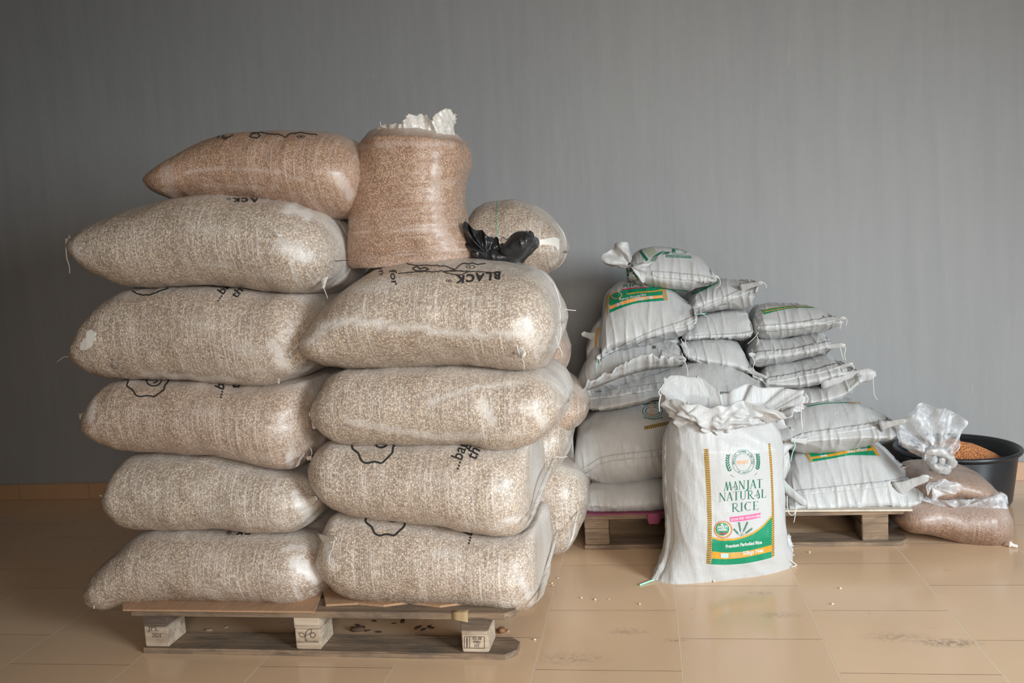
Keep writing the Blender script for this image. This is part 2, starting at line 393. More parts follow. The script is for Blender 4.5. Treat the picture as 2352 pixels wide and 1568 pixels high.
def profile(fr, top, bot, pt, pb, n, px):
    """world heights of a bag's upper and lower outline at n cosine-spaced stations"""
    T = np.array([fr.un(x, y, pt) for x, y in top]); B = np.array([fr.un(x, y, pb) for x, y in bot])
    xl, xr = fr.un(*bot[0], px)[0], fr.un(*bot[-1], px)[0]
    B[:, 0] = xl+(B[:, 0]-B[0, 0])/(B[-1, 0]-B[0, 0])*(xr-xl)
    T[:, 0] = xl+(T[:, 0]-T[0, 0])/(T[-1, 0]-T[0, 0])*(xr-xl)
    th = lambda x: np.arccos(np.clip(1-2*(x-xl)/(xr-xl), -1, 1))
    s = np.linspace(0, math.pi, n)
    zt = pchip(th(T[:, 0]), T[:, 1], s); zb = pchip(th(B[:, 0]), B[:, 1], s)
    zt = smooth1(zt, 3); zb = smooth1(zb, 3)
    x = xl+(1-np.cos(s))/2*(xr-xl); h = zt-zb; h = np.maximum(h, .008); c = (zt+zb)/2
    return x, c+h/2, c-h/2
def bag(name, label, group, fr, yf, D, top, bot, b=.12, m=None, style='bean', seed=1, tint=0., n=110, nv=96, kt=.88, amp=1., pin=0., t0=0.,
        slackf=None, pull=.0, parent=None, cat='sack', part='sack_body', skew=0., pt=None, rl=None, rr=None, xp=None):
    pt = yf+b if pt is None else pt
    bean = style == 'bean'; rl = (.085 if bean else .03) if rl is None else rl; rr = (.11 if bean else .03) if rr is None else rr
    x, zt, zb = profile(fr, top, bot, pt, yf+b, n, yf+((.098 if bean else .02) if xp is None else xp))
    xm = (x[0]+x[-1])/2; hl = (x[-1]-x[0])/2
    base = fr.w(xm, yf+D/2, float(zb.min()))
    if parent is None: parent = thing(name, label, cat, base, group)
    na = nv//3; nf = nv//2-na
    ph = np.concatenate((np.linspace(-math.pi/2, math.pi/2, na, endpoint=False), ))
    V = []; S = []; SL = []
    for i in range(n):
        u = (x[i]-xm)/hl; zm = (zt[i]+zb[i])/2; h = (zt[i]-zb[i])/2
        rc = min(rl if u < 0 else rr, D/2*.8); tt = max(0., (abs(u)*hl-(hl-rc))/rc)
        d = D/2-rc*(1-math.sqrt(max(0., 1-min(1., tt)**2)))-D/2*(1-kt)*.35*abs(u)**5; bb = min(b, d)
        if style != 'bean': bb = min(bb, max(.02, h*2.6) if h < .03 else bb)
        ring = []
        def arc(p, sg):
            t = math.sin(p)
            rnd = math.cos(p); a = abs(t); pnt = (1-a)**.75*(.75+.25*a)
            off = bb*((1-pin)*rnd+pin*(1-a**1.15))
            z = zm+t0*h*(1-abs(t))+h*t
            return (sg*(d-bb+off), z, abs(t))
        for k in range(na): ring.append((*arc(-math.pi/2+math.pi*k/na, -1), k/na))
        for k in range(nf): ring.append((-(d-bb)+2*(d-bb)*k/nf, zt[i], 1., 1.))
        for k in range(na): ring.append((*arc(math.pi/2-math.pi*k/na, 1), 2.))
        for k in range(nf): ring.append(((d-bb)-2*(d-bb)*k/nf, zb[i], 1., 3.))
        for k, (yy, z, at_, ph_) in enumerate(ring):
            xx = xm+(x[i]-xm)*(1-pull*(1-(yy/d)**2)) if d > 0 else x[i]
            V.append(fr.w(xx, yf+D/2+yy+skew*(z-zm), z))
            ang = 2*math.pi*k/len(ring); q = max(0., 1-at_) if yy < 0 else .2
            S.append((u, ang, q))
            if slackf is None:
                e = max(0., (abs(u)-.80)/.20); zz = (z-zm)/max(h, .01)
                sl = .60*e*e*(.5+.5*nz(ang*2, u*4, seed))+.42*max(0, zz-.80)/.2*(1 if yy > -d+bb*.15 else .6)+.45*max(0, -zz-.90)/.1
                sl += .18*max(0, zz-.45)
            else: sl = slackf(u, yy/d, (z-zm)/max(h, .01), V[-1])
            SL.append(sl)
    nvv = len(V)//n
    o, B = loft(part, V, n, nvv, m or MG, parent, seed, style, S, np.array(SL), tint, amp)
    return parent, B
def vbag(name, label, group, fr, yc, D, left, right, m, style, seed, tint=0., n=90, nv=96, ex=2.6, dprof=None, ysh=None, slackf=None, amp=1., cat='sack', capflat=False):
    """a bag standing on end: stations go up; left/right outlines from bottom to top"""
    Lp = np.array([fr.un(x, y, yc) for x, y in left]); Rp = np.array([fr.un(x, y, yc) for x, y in right])
    t = np.linspace(0, 1, n); t = (1-np.cos(math.pi*t))/2*.6+t*.4
    def par(P):
        c = np.concatenate(([0], np.cumsum(np.hypot(*np.diff(P, axis=0).T)))); c /= c[-1]
        return smooth1(pchip(c, P[:, 0], t), 2), smooth1(pchip(c, P[:, 1], t), 2)
    lx, lz = par(Lp); rx, rz = par(Rp)
    base = fr.w((lx[0]+rx[0])/2, yc, min(lz[0], rz[0])); parent = thing(name, label, cat, base, group)
    V = []; S = []; SL = []
    for i in range(n):
        d = D/2*(dprof(t[i]) if dprof else 1); ys = ysh(t[i]) if ysh else 0
        for k in range(nv):
            a = 2*math.pi*k/nv; ca, sa = math.cos(a), math.sin(a)
            cx = math.copysign(abs(ca)**(2/ex), ca); cy_ = math.copysign(abs(sa)**(2/ex), sa)
            w = (cx+1)/2; V.append(fr.w(lx[i]*(1-w)+rx[i]*w, yc+ys-d*cy_, lz[i]*(1-w)+rz[i]*w))
            S.append((2*t[i]-1, a*.7, .45)); SL.append(slackf(t[i], a) if slackf else 0)
    o, B = loft('sack_body', V, n, nv, m, parent, seed, style, S, np.array(SL), tint, amp)
    return parent, B

def ear(parent, p, q, w, m=MEAR, seed=1, name='corner_ear', flat=.45):
    """crumpled corner of film from p (on the sack) out to q"""
    p = Vector(p); q = Vector(q); ax = q-p; s = ax.cross(Vector((.1, 1, .05))).normalized(); u = s.cross(ax).normalized()
    V = []; n = 10; k_ = 16
    for i in range(n):
        t = i/(n-1); r = w*(1-.55*t)*(1-.25*math.sin(t*math.pi*1.1))
        if i == n-1: r *= .35
        if i == 0: r *= 1.1
        for k in range(k_):
            a = 2*math.pi*k/k_; rr = r*(1+.35*nz(math.cos(a)*1.8+seed, math.sin(a)*1.8, t*3))
            V.append(p+ax*t+s*math.cos(a)*rr+u*math.sin(a)*rr*flat)
    Fc = grid_faces(n, k_); Fc.append(tuple(range(k_))[::-1]); Fc.append(tuple((n-1)*k_+k for k in range(k_)))
    return mesh(name, V, Fc, m, parent)
def thread(parent, pxs, Y, r=.0016, m=MTH):
    r = r*.8
    if isinstance(Y, (int, float)): Y = [Y]*len(pxs)
    return tube('thread', [at(x, y, d) for (x, y), d in zip(pxs, Y)], r, m, parent, 6, .7)
def ribbon(parent, name, A, Bp, m, th=.0012, ruffle=.0, teeth=0, seed=0, n=60):
    """strip of cloth or film between two polylines of world points"""
    def samp(P, t):
        P = np.array(P, float); c = np.concatenate(([0], np.cumsum(np.linalg.norm(np.diff(P, axis=0), axis=1)))); c /= c[-1]
        return np.array([pchip(c, P[:, j], t) for j in range(3)]).T
    t = np.linspace(0, 1, n); a = samp(A, t); b_ = samp(Bp, t); V = []; nrm = []
    nm = np.cross(a[-1]-a[0], b_[n//2]-a[n//2]); nm /= (np.linalg.norm(nm)+1e-9)
    if nm@(CC-a[0]) < 0: nm = -nm
    R = 4
    for side in (0, 1):
        for i in range(n):
            for j in range(R):
                w = j/(R-1); e = 1.
                if teeth and j == R-1: e = 1-.30*(i % 2)
                p = a[i]*(1-w*e)+b_[i]*w*e
                p = p+nm*(ruffle*w*(nz(t[i]*14, w, seed)+.5*nz(t[i]*37, w, seed))+(th if side == 0 else -th)/2)
                V.append(p)
    o = n*R; Fc = []
    for i in range(n-1):
        for j in range(R-1):
            f = (i*R+j, i*R+j+1, (i+1)*R+j+1, (i+1)*R+j); Fc.append(f); Fc.append(tuple(o+x for x in f[::-1]))
        Fc.append((i*R, (i+1)*R, o+(i+1)*R, o+i*R)); Fc.append((i*R+R-1, o+i*R+R-1, o+(i+1)*R+R-1, (i+1)*R+R-1))
    for i in (0, n-1):
        for j in range(R-1): Fc.append((i*R+j, o+i*R+j, o+i*R+j+1, i*R+j+1))
    return mesh(name, V, Fc, m, parent)
def fan(parent, name, rim, knot, Y, m, amp=.02, th=.035, folds=5, seed=0, ky=None, nr=14, puff=1.):
    """gathered cloth that spreads from a knot to a ragged rim; two walls with a hollow between"""
    ky = Y if ky is None else ky; kp = np.array(at(*knot, ky))
    R = [np.array(at(x, y, Y)) for x, y in rim]; c = np.concatenate(([0], np.cumsum([np.linalg.norm(R[i+1]-R[i]) for i in range(len(R)-1)]))); c /= c[-1]
    n = 70; t = np.linspace(0, 1, n); Q = np.array([pchip(c, np.array(R)[:, j], t) for j in range(3)]).T
    V = []
    dirn = np.array([0, -1., 0])
    for side in (1, -1):
        for i in range(n):
            for j in range(nr):
                w = j/(nr-1); edge = math.sin(math.pi*t[i])**.5 if 0 < i < n-1 else 0
                y = amp*w*math.sin(folds*2*math.pi*t[i]+seed+1.5*nz(t[i]*3, w*2, seed))+amp*.8*w*nz(t[i]*9, w*4, seed*2+side*.2)
                y += side*th*puff*edge*math.sin(math.pi*(.12+.8*w))**.8*.5+side*.0015
                p = kp*(1-w)+Q[i]*w; p = p+dirn*y+np.array([0, 0, .006*w*nz(t[i]*11, seed, w*3)])
                V.append(p)
    o = n*nr; Fc = []
    for i in range(n-1):
        for j in range(nr-1):
            f = (i*nr+j, i*nr+j+1, (i+1)*nr+j+1, (i+1)*nr+j); Fc.append(f); Fc.append(tuple(o+x for x in f[::-1]))
    for i in (0, n-1):
        for j in range(nr-1): Fc.append((i*nr+j, o+i*nr+j, o+i*nr+j+1, i*nr+j+1))
    return mesh(name, V, Fc, m, parent)

# ------------------------------------------------------------------ prints laid on a bag's surface
class Print:
    def __init__(s, body, org=(0, 0), k=1.): s.b = body; s.V = []; s.F = []; s.mi = []; s.m = []; s.org = org; s.k = k; s.lk = .42
    def _m(s, m):
        if m not in s.m: s.m.append(m)
        return s.m.index(m)
    def px(s, x, y): return (s.org[0]+x/s.k, s.org[1]+y/s.k)
    def add(s, P, Fc, m, lift):
        idx = []
        for x, y in P:
            h = s.b.hit(*s.px(x, y), lift*s.lk); idx.append(None if h is None else len(s.V))
            if h is not None: s.V.append(h)
        mi = s._m(m)
        for f in Fc:
            g = [idx[i] for i in f]
            if None in g or len(set(g)) < 3: continue
            q = [s.V[i] for i in g]
            if max((q[i]-q[i-1]).length for i in range(len(q))) > .06: continue
            s.F.append(g); s.mi.append(mi)
    def band(s, top, bot, m, lift=.0012, nu=24, nv=6):
        def sm(P, t):
            P = np.array(P, float); c = np.concatenate(([0], np.cumsum(np.hypot(*np.diff(P, axis=0).T)))); c /= c[-1]
            return np.array([pchip(c, P[:, j], t) for j in (0, 1)]).T
        nu = min(110, max(nu, int(sum(math.hypot(top[i+1][0]-top[i][0], top[i+1][1]-top[i][1]) for i in range(len(top)-1))/(2.2*s.k))))
        nv = min(40, max(nv, int(math.hypot(top[0][0]-bot[0][0], top[0][1]-bot[0][1])/(2.5*s.k))))
        t = np.linspace(0, 1, nu); A = sm(top, t); B = sm(bot, t); P = []
        for i in range(nu):
            for j in range(nv): w = j/(nv-1); P.append(A[i]*(1-w)+B[i]*w)
        s.add(P, grid_faces(nu, nv, False), m, lift)
    def stroke(s, pts, w, m, lift=.0018, closed=False, step=None, w1=None):
        P = [np.array(p, float) for p in pts]
        if closed: P = P+[P[0]]
        c = np.concatenate(([0], np.cumsum([np.linalg.norm(P[i+1]-P[i]) for i in range(len(P)-1)])))
        if c[-1] < 1e-6: return
        n = max(2, int(c[-1]/(step or max(1.5*s.k, w*.7)))+1); n = min(n, 160); t = np.linspace(0, c[-1], n); A = np.array(P)
        Q = np.array([np.interp(t, c, A[:, j]) for j in (0, 1)]).T; V = []
        for i in range(n):
            d = Q[min(i+1, n-1)]-Q[max(i-1, 0)]; d = d/(np.linalg.norm(d)+1e-9); nn = np.array([-d[1], d[0]])
            ww = w if w1 is None else w+(w1-w)*i/(n-1)
            V += [Q[i]+nn*ww/2, Q[i]-nn*ww/2]
        s.add(V, [(2*i, 2*i+1, 2*i+3, 2*i+2) for i in range(n-1)], m, lift)
    def ell(s, cx, cy, rx, ry, m, lift=.0014, inner=0., n=40):
        P = []; r0 = inner; nr = 5
        for j in range(nr):
            r = r0+(1-r0)*j/(nr-1)
            for k in range(n): a = 2*math.pi*k/n; P.append((cx+rx*r*math.cos(a), cy+ry*r*math.sin(a)))
        Fc = [(j*n+k, j*n+(k+1) % n, (j+1)*n+(k+1) % n, (j+1)*n+k) for j in range(nr-1) for k in range(n)]
        if inner == 0: pass
        s.add(P, Fc, m, lift)
    def text(s, txt, x, y, sx, sy, m, dx=(1, 0), dy=(0, -1), lift=.0020, bold=0., warp=None, align='LEFT', shear=0.):
        cu = bpy.data.curves.new('t', 'FONT'); cu.body = txt; cu.size = 1; cu.offset = bold; cu.shear = shear; cu.align_x = align; cu.resolution_u = 3
        ob = bpy.data.objects.new('t', cu); COL.objects.link(ob)
        me = bpy.data.meshes.new_from_object(ob.evaluated_get(bpy.context.evaluated_depsgraph_get()))
        co = [tuple(v.co) for v in me.vertices]; fs = [tuple(p.vertices) for p in me.polygons]
        bpy.data.objects.remove(ob); bpy.data.curves.remove(cu); bpy.data.meshes.remove(me)
        P = []
        for cx, cy, _ in co:
            a, b_ = cx*sx, cy*sy
            P.append(warp(a, b_) if warp else (x+a*dx[0]+b_*dy[0], y+a*dx[1]+b_*dy[1]))
        T_ = [(f[0], f[i], f[i+1]) for f in fs for i in range(1, len(f)-1)]; lim = 4.5*s.k
        for _ in range(5):
            new = []; cut = {}; ch = False
            ln = lambda a, b_: math.hypot(P[a][0]-P[b_][0], P[a][1]-P[b_][1])
            for a, b_, c in T_:
                e = max(((ln(a, b_), a, b_, c), (ln(b_, c), b_, c, a), (ln(c, a), c, a, b_)), key=lambda q: q[0])
                if e[0] > lim:
                    k = (min(e[1], e[2]), max(e[1], e[2]))
                    if k not in cut: cut[k] = len(P); P.append(((P[k[0]][0]+P[k[1]][0])/2, (P[k[0]][1]+P[k[1]][1])/2))
                    m_ = cut[k]; new += [(e[1], m_, e[3]), (m_, e[2], e[3])]; ch = True
                else: new.append((a, b_, c))
            T_ = new
            if not ch: break
        s.add(P, T_, m, lift)
    def done(s, parent, name='printed_label'):
        if not s.F: return
        o = mesh(name, s.V, s.F, None, parent, False, s.m, s.mi); return o

# serif capitals drawn as strokes: (points, width) in a box 1 high, y up
def _arc(cx, cy, rx, ry, a0, a1, n=14): return [(cx+rx*math.cos(math.radians(a0+(a1-a0)*i/n)), cy+ry*math.sin(math.radians(a0+(a1-a0)*i/n))) for i in range(n+1)]
TK, TN = .13, .035
GL = {
 'M': (1.0, [([(.12, 0), (.36, 1)], TN), ([(.36, 1), (.52, .0)], TK), ([(.52, 0), (.80, .98)], TN), ([(.78, 1), (.95, .12), (1.05, .02)], TK*.9), ([(-.02, .0), (.22, .0)], TN), ([(.26, .98), (.36, .98)], TN)]),
 'A': (.72, [([(.05, 0), (.36, 1)], TN), ([(.36, 1), (.66, 0)], TK), ([(.14, .34), (.55, .34)], TN), ([(-.04, 0), (.15, 0)], TN), ([(.54, 0), (.78, 0)], TN)]),
 'a': (.70, [([(.22, .18), (.38, 1)], TN), ([(.36, 1), (.62, .2), (.55, .0), (.35, .02)], TK*.8), (_arc(.22, .27, .2, .13, -60, 200), TN), ([(.3, .42), (.5, .42)], TN)]),
 'N': (.82, [([(.10, 0), (.10, 1)], TN), ([(.10, 1), (.70, 0)], TK), ([(.70, 0), (.70, 1)], TN), ([(-.03, 0), (.22, 0)], TN), ([(.0, .98), (.16, .98)], TN), ([(.58, .98), (.84, .98)], TN)]),
 'J': (.42, [([(.26, 1), (.26, .1), (.18, -.12), (.02, -.18)], TK), ([(.12, .98), (.42, .98)], TN)]),
 'T': (.70, [([(.35, 1), (.35, 0)], TK), ([(.02, .90), (.04, .98), (.68, .98), (.70, .90)], TN), ([(.22, 0), (.48, 0)], TN)]),
 'U': (.80, [([(.14, 1), (.14, .30), (.17, .18)], TK), ([(.12, .30)]+_arc(.40, .30, .26, .29, 190, 360)+[(.66, .5), (.66, 1)], TN*1.5), ([(.02, .98), (.28, .98)], TN), ([(.56, .98), (.80, .98)], TN)]),
 'R': (.80, [([(.16, 0), (.16, 1)], TK), ([(.16, .98), (.36, .98)] + _arc(.36, .73, .24, .25, 90, -90) + [(.16, .48)], TN*1.7), ([(.34, .48), (.62, .06), (.86, -.06)], TK*.8), ([(.02, 0), (.30, 0)], TN), ([(.02, .98), (.16, .98)], TN)]),
 'L': (.62, [([(.16, 1), (.16, 0)], TK), ([(.02, .98), (.30, .98)], TN), ([(.04, .01), (.56, .01), (.62, .2)], TN)]),
 'I': (.34, [([(.17, 0), (.17, 1)], TK), ([(.04, 0), (.30, 0)], TN), ([(.04, .98), (.30, .98)], TN)]),
 'C': (.78, [(_arc(.42, .5, .36, .49, 48, 312, 22), TN*1.6), (_arc(.42, .5, .33, .45, 130, 230, 10), TK), ([(.66, .86), (.70, 1.)], TN)]),
 'E': (.64, [([(.16, 0), (.16, 1)], TK), ([(.02, .98), (.56, .98), (.58, .84)], TN), ([(.16, .5), (.46, .5)], TN), ([(.02, .01), (.58, .01), (.62, .18)], TN)]),
}
def serif(pr, word, x0, y0, x1, y1, hgt, m, lift=.002, wk=1.):
    tot = sum(GL[c][0]+.10 for c in word)-.10; L_ = math.hypot(x1-x0, y1-y0); d = ((x1-x0)/L_, (y1-y0)/L_); sx = L_/tot
    cx = 0
    for c in word:
        w, st = GL[c]
        for pts, wd in st:
            P = [(x0+(cx+px)*sx*d[0], y0+(cx+px)*sx*d[1]-py*hgt) for px, py in pts]
            pr.stroke(P, max(wd*hgt*1.05*wk, 3.2), m, lift, step=4)
        cx += w+.10

# ------------------------------------------------------------------ the room
def plane_box(name, x0, x1, y0, y1, z0, z1, m):
    bm = bmesh.new(); box(bm, x0, x1, y0, y1, z0, z1); o = bobj(name, bm, m); return struct(o)
plane_box('floor', -6, 6, -4, 4.35, -.12, 0, MFL)
plane_box('wall_back', -6, 6, 4.135, 4.35, 0, 3.4, MW)
plane_box('wall_left', -6.2, -6, -4, 4.35, 0, 3.4, MW)
plane_box('ceiling', -6.2, 6, -4, 4.35, 3.4, 3.5, plain('white_ceiling', (.7, .68, .64), .8))
def m_skirt():
    m, nt, b = mat('skirting_tile'); tc = N(nt, 'ShaderNodeTexCoord'); sp = N(nt, 'ShaderNodeSeparateXYZ'); L(nt, tc.outputs['Object'], sp.inputs[0])
    f = M_(nt, 'FRACT', M_(nt, 'DIVIDE', M_(nt, 'ADD', sp.outputs[0], 40.1), .4))
    j = M_(nt, 'LESS_THAN', f, .008); base = MIX(nt, NOISE(nt, tc.outputs['Object'], 4, 4), (.44, .26, .15), (.52, .32, .19))
    L(nt, MIX(nt, j, base, (.25, .16, .1)), b.inputs['Base Color']); b.inputs['Roughness'].default_value = .3; return m
bm = bmesh.new(); box(bm, -6, 6, 4.122, 4.136, 0.0, .082, bev=.003); struct(bobj('baseboard_back', bm, m_skirt()))

# ------------------------------------------------------------------ pallets
ZB, ZK, ZS, ZD = .018, .064, .036, .019
def pallet(fr, x0, x1, depth, label, blockw, marks=None, xs=None):
    base = fr.w((x0+x1)/2, depth/2, 0); t = thing('wooden_pallet', label, 'pallet', base, 'wooden pallets')
    xf = lambda x, y, z: fr.w(x, y, z)
    xs = xs or [x0+.045, (x0+x1)/2-blockw/2+.01, x1-.045-blockw]
    ys = [0.008, depth/2-.05, depth-.108]
    for y in (0, depth/2-.055, depth-.11):                                  # runners on the floor
        bm = bmesh.new(); c = .03
        xr0 = xs[0]-.002; pts = [(xr0, y), (x1-c, y), (x1, y+c), (x1, y+.11-c), (x1-c, y+.11), (xr0, y+.11)]
        a = [bm.verts.new((px, py, 0.0)) for px, py in pts]; b_ = [bm.verts.new((px, py, ZB)) for px, py in pts]
        bm.faces.new(a[::-1]); bm.faces.new(b_)
        for i in range(6): bm.faces.new((a[i], a[(i+1) % 6], b_[(i+1) % 6], b_[i]))
        bobj('bottom_board', bm, MWOOD, t, xf=xf)
    for i, x in enumerate(xs):
        for j, y in enumerate(ys):
            bm = bmesh.new(); box(bm, x, x+blockw, y, y+.10, ZB, ZB+ZK, bev=.003)
            bobj('block', bm, MWOODL if marks else MWOOD, t, xf=xf)
        bm = bmesh.new(); box(bm, x, x+blockw, 0.006, depth, ZB+ZK, ZB+ZK+ZS, bev=.002)
        o = bobj('stringer_board', bm, MWOODL if (i == 1 and marks) else (MWOODD if marks else MWOOD), t, xf=xf)
    zt = ZB+ZK+ZS
    for k, (y, w) in enumerate(((0, .10), (.155, .10), (depth/2-.05, .10), (depth-.255, .10), (depth-.10, .10))):
        bm = bmesh.new(); c = .025
        pts = [(x0, y), (x1-(c if k == 0 else 0), y), (x1, y+c), (x1, y+w), (x0, y+w)]
        a = [bm.verts.new((px, py, zt)) for px, py in pts]; b_ = [bm.verts.new((px, py, zt+ZD)) for px, py in pts]
        bm.faces.new(a[::-1]); bm.faces.new(b_)
        for i in range(5): bm.faces.new((a[i], a[(i+1) % 5], b_[(i+1) % 5], b_[i]))
        bobj('deck_board', bm, MWOOD, t, xf=xf)
    return t, xs, zt+ZD
def fx(fr, px, py, y): return fr.un(px, py, y)[0]
pa0, pa1 = fx(FA, 326, 1408, 0)-.005, fx(FA, 1178, 1405, 0)
PA, xsA, ZT = pallet(FA, pa0-.03, pa1, .80, 'worn wooden pallet with stamped blocks under the two tall columns of bean sacks', .078, True, [fx(FA, q, 1450, .008) for q in (331, 677, 1059)])
pb0, pb1 = fx(FB, 1322, 1190, 0), fx(FB, 2090, 1172, 0)
PB_, xsB, _ = pallet(FB, pb0, pb1, .80, 'wooden pallet against the wall carrying the white rice bags', .092, None, [fx(FB, q, 1220, .008) for q in (1343, 1662, 1980)])
FC = Frame(-1.0, 3.255, 0.)
PC_, _, _ = pallet(FC, pa0+.02, .62, .78, 'wooden pallet hidden behind the tall stack under the rear bean sacks', .09)

class Flat:
    """stamped marks on a pallet block's front face"""
    def __init__(s, fr, y): s.fr = fr; s.y = y
    def hit(s, px, py, lift):
        x, z = s.fr.un(px, py, s.y); return Vector(s.fr.w(x, s.y-lift, z))
FBK = Flat(FA, .008)
MST = plain('stamp_ink', (.10, .075, .06), .8)
p = Print(FBK); p.lk = 1
p.text('JPL', 341, 1447, 19, 19, MST, (1, .03), (0, -1), lift=.0008); p.text('2024', 349, 1463, 11, 14, MST, (1, .03), (0, -1), lift=.0008); p.done(PA, 'stamp')
p = Print(FBK); p.lk = 1
def leaf(p, cx, cy, a, l, w, m, n=10, fill=False, wd=2.2, lift=.0018):
    ca, sa = math.cos(a), math.sin(a); P = []
    for i in range(n+1): t = i/n; P.append((t*l, w*math.sin(math.pi*t)))
    for i in range(1, n): t = 1-i/n; P.append((t*l, -w*math.sin(math.pi*t)))
    P = [(cx+x*ca-y*sa, cy+x*sa+y*ca) for x, y in P]
    if fill:
        c = (cx+l*.5*ca, cy+l*.5*sa); p.add(P+[c], [(i, (i+1) % len(P), len(P)) for i in range(len(P))], m, lift)
    else: p.stroke(P, wd, m, lift, closed=True)
leaf(p, 702, 1458, -.75, 20, 5, MST, lift=.0008, wd=1.6); leaf(p, 701, 1462, -2.6, 17, 4.5, MST, lift=.0008, wd=1.6)
p.stroke([(702, 1472), (702, 1452)], 2., MST, .0008); p.ell(719, 1458, 6.5, 6.5, MST, .0008, inner=.72); p.text('Reusable', 703, 1474, 8.2, 9, MST, (1, .05), (0, -1), lift=.0008); p.done(PA, 'stamp')
p = Print(FBK); p.lk = 1
p.stroke([(1067, 1461), (1113, 1462), (1113, 1489), (1067, 1487)], 1.4, MST, .0008, closed=True); p.stroke([(1079, 1461), (1079, 1488)], 1.4, MST, .0008)
p.stroke([(1073, 1463), (1073, 1486)], 3, MST, .0008)
for i, s_ in enumerate(('ES-38', '9981', 'HT')): p.text(s_, 1096, 1468.5+i*8.5, 9, 9.5, MST, (1, .02), (0, -1), lift=.0008, align='CENTER', bold=.02)
p.done(PA, 'stamp')

# cardboard on the pallets
def sheet(name, label, fr, pts, z, th, m, seed=0, bend=.004):
    """pts: outline (x,y) in the pallet's frame"""
    c = np.mean(pts, 0); t = thing(name, label, 'cardboard', fr.w(*c, z)); bm = bmesh.new(); V = []
    P = []
    for i in range(len(pts)):
        a, b_ = np.array(pts[i]), np.array(pts[(i+1) % len(pts)])
        for k in range(12): P.append(a+(b_-a)*k/12)
    top = [bm.verts.new(fr.w(x, y, z+th+bend*(.5+.5*nz(x*9, y*9, seed)))) for x, y in P]
    bot = [bm.verts.new(fr.w(x, y, z)) for x, y in P]
    bm.faces.new(top); bm.faces.new(bot[::-1]); n = len(P)
    for i in range(n): bm.faces.new((top[i], bot[i], bot[(i+1) % n], top[(i+1) % n]))
    bobj('sheet', bm, m, t); return t
xa = lambda px, py, y: fx(FA, px, py, y)
sheet('cardboard_sheet', 'brown corrugated cardboard sheet on the left half of the front pallet', FA,
      [(xa(281, 1388, -.012), -.012), (xa(722, 1403, -.012), -.012), (xa(750, 1370, .2), .2), (xa(750, 1370, .2), .5), (xa(300, 1372, .2), .5), (xa(284, 1383, .1), .1)], ZT+.0006, .0045, MCARD, 1, .002)
sheet('cardboard_sheet', 'torn brown cardboard strip under the bottom sack of the right column', FA,
      [(xa(748, 1385, .035), .035), (xa(820, 1387, .04), .05), (xa(880, 1393, .03), .035), (xa(935, 1393, .04), .06), (xa(1010, 1399, .03), .034), (xa(1060, 1402, .05), .055), (xa(1120, 1404, .1), .06), (xa(1165, 1395, .12), .2), (xa(1100, 1390, .3), .6), (xa(760, 1370, .3), .6), (xa(742, 1376, .2), .2)], ZT+.0006, .005, MCARD, 5, .003)
# strip of tape hanging over the deck board
tp = thing('paper_scrap', 'small tan paper scrap folded over the front edge of the tall stack pallet', 'scrap', FA.w(xa(1057, 1415, 0), 0, ZT-.02))
ribbon(tp, 'paper', [FA.w(xa(1040, 1402, 0), .012, ZT+.003), FA.w(xa(1040, 1405, 0), -.003, ZT+.0025), FA.w(xa(1040, 1420, 0), -.003, ZT-.018)],
       [FA.w(xa(1075, 1402, 0), .012, ZT+.003), FA.w(xa(1075, 1405, 0), -.003, ZT+.0025), FA.w(xa(1075, 1420, 0), -.003, ZT-.026)], plain('tan_paper', (.36, .25, .13), .7), .001, 0, 0, 1, 24)

# ------------------------------------------------------------------ bean sacks: the two columns
GL_, GR_ = 'bean sacks in the left column', 'bean sacks in the right column'
GBk = 'bean sacks in the rear row'
def threads(p, lst, Y, m=MTH, r=.0016):
    for t in lst: thread(p, t, Y, r, m)
YA = 2.40
HAZE.update({
 14: [([(735, 745), (800, 738), (870, 742), (960, 755), (1060, 766), (1200, 768)], 13, .8), ([(1200, 750), (1232, 790)], 30, .55), ([(700, 790), (740, 760)], 12, .5)],
 13: [([(985, 928), (1040, 905), (1100, 887), (1200, 880)], 9, .6), ([(800, 965), (900, 985), (1000, 1002), (1120, 1002)], 12, .55), ([(1108, 925), (1130, 965)], 18, .7), ([(1225, 940), (1250, 970)], 20, .6)],
 5: [([(665, 480), (705, 492)], 20, .85), ([(645, 560), (700, 590)], 26, .55), ([(170, 560), (178, 590)], 16, .5)],
 6: [([(430, 398), (520, 382), (640, 395), (720, 422)], 6, .6), ([(470, 428), (640, 428)], 6, .5), ([(385, 395), (392, 440)], 22, .5), ([(775, 405), (802, 445)], 20, .85)],
 21: [([(1000, 390), (1005, 450), (1010, 520), (1045, 575)], 18, .45), ([(870, 330), (1040, 330)], 10, .4)],
 4: [([(330, 858), (540, 872)], 9, .6), ([(625, 790), (648, 835)], 20, .7), ([(540, 800), (590, 810)], 22, .35)],
 3: [([(664, 1045), (672, 1078)], 13, .85), ([(215, 910), (205, 960)], 16, .6)],
 2: [([(680, 1140), (702, 1180)], 22, .6)],
 1: [([(680, 1290), (730, 1325)], 24, .8), ([(650, 1262), (700, 1252)], 12, .6), ([(480, 1335), (640, 1305)], 4, .5)],
 11: [([(1195, 1325), (1222, 1385)], 13, .6), ([(745, 1240), (765, 1300)], 10, .5)],
 12: [([(1158, 1195), (1200, 1190)], 12, .75), ([(1255, 1030), (1240, 1090)], 12, .6)],
})
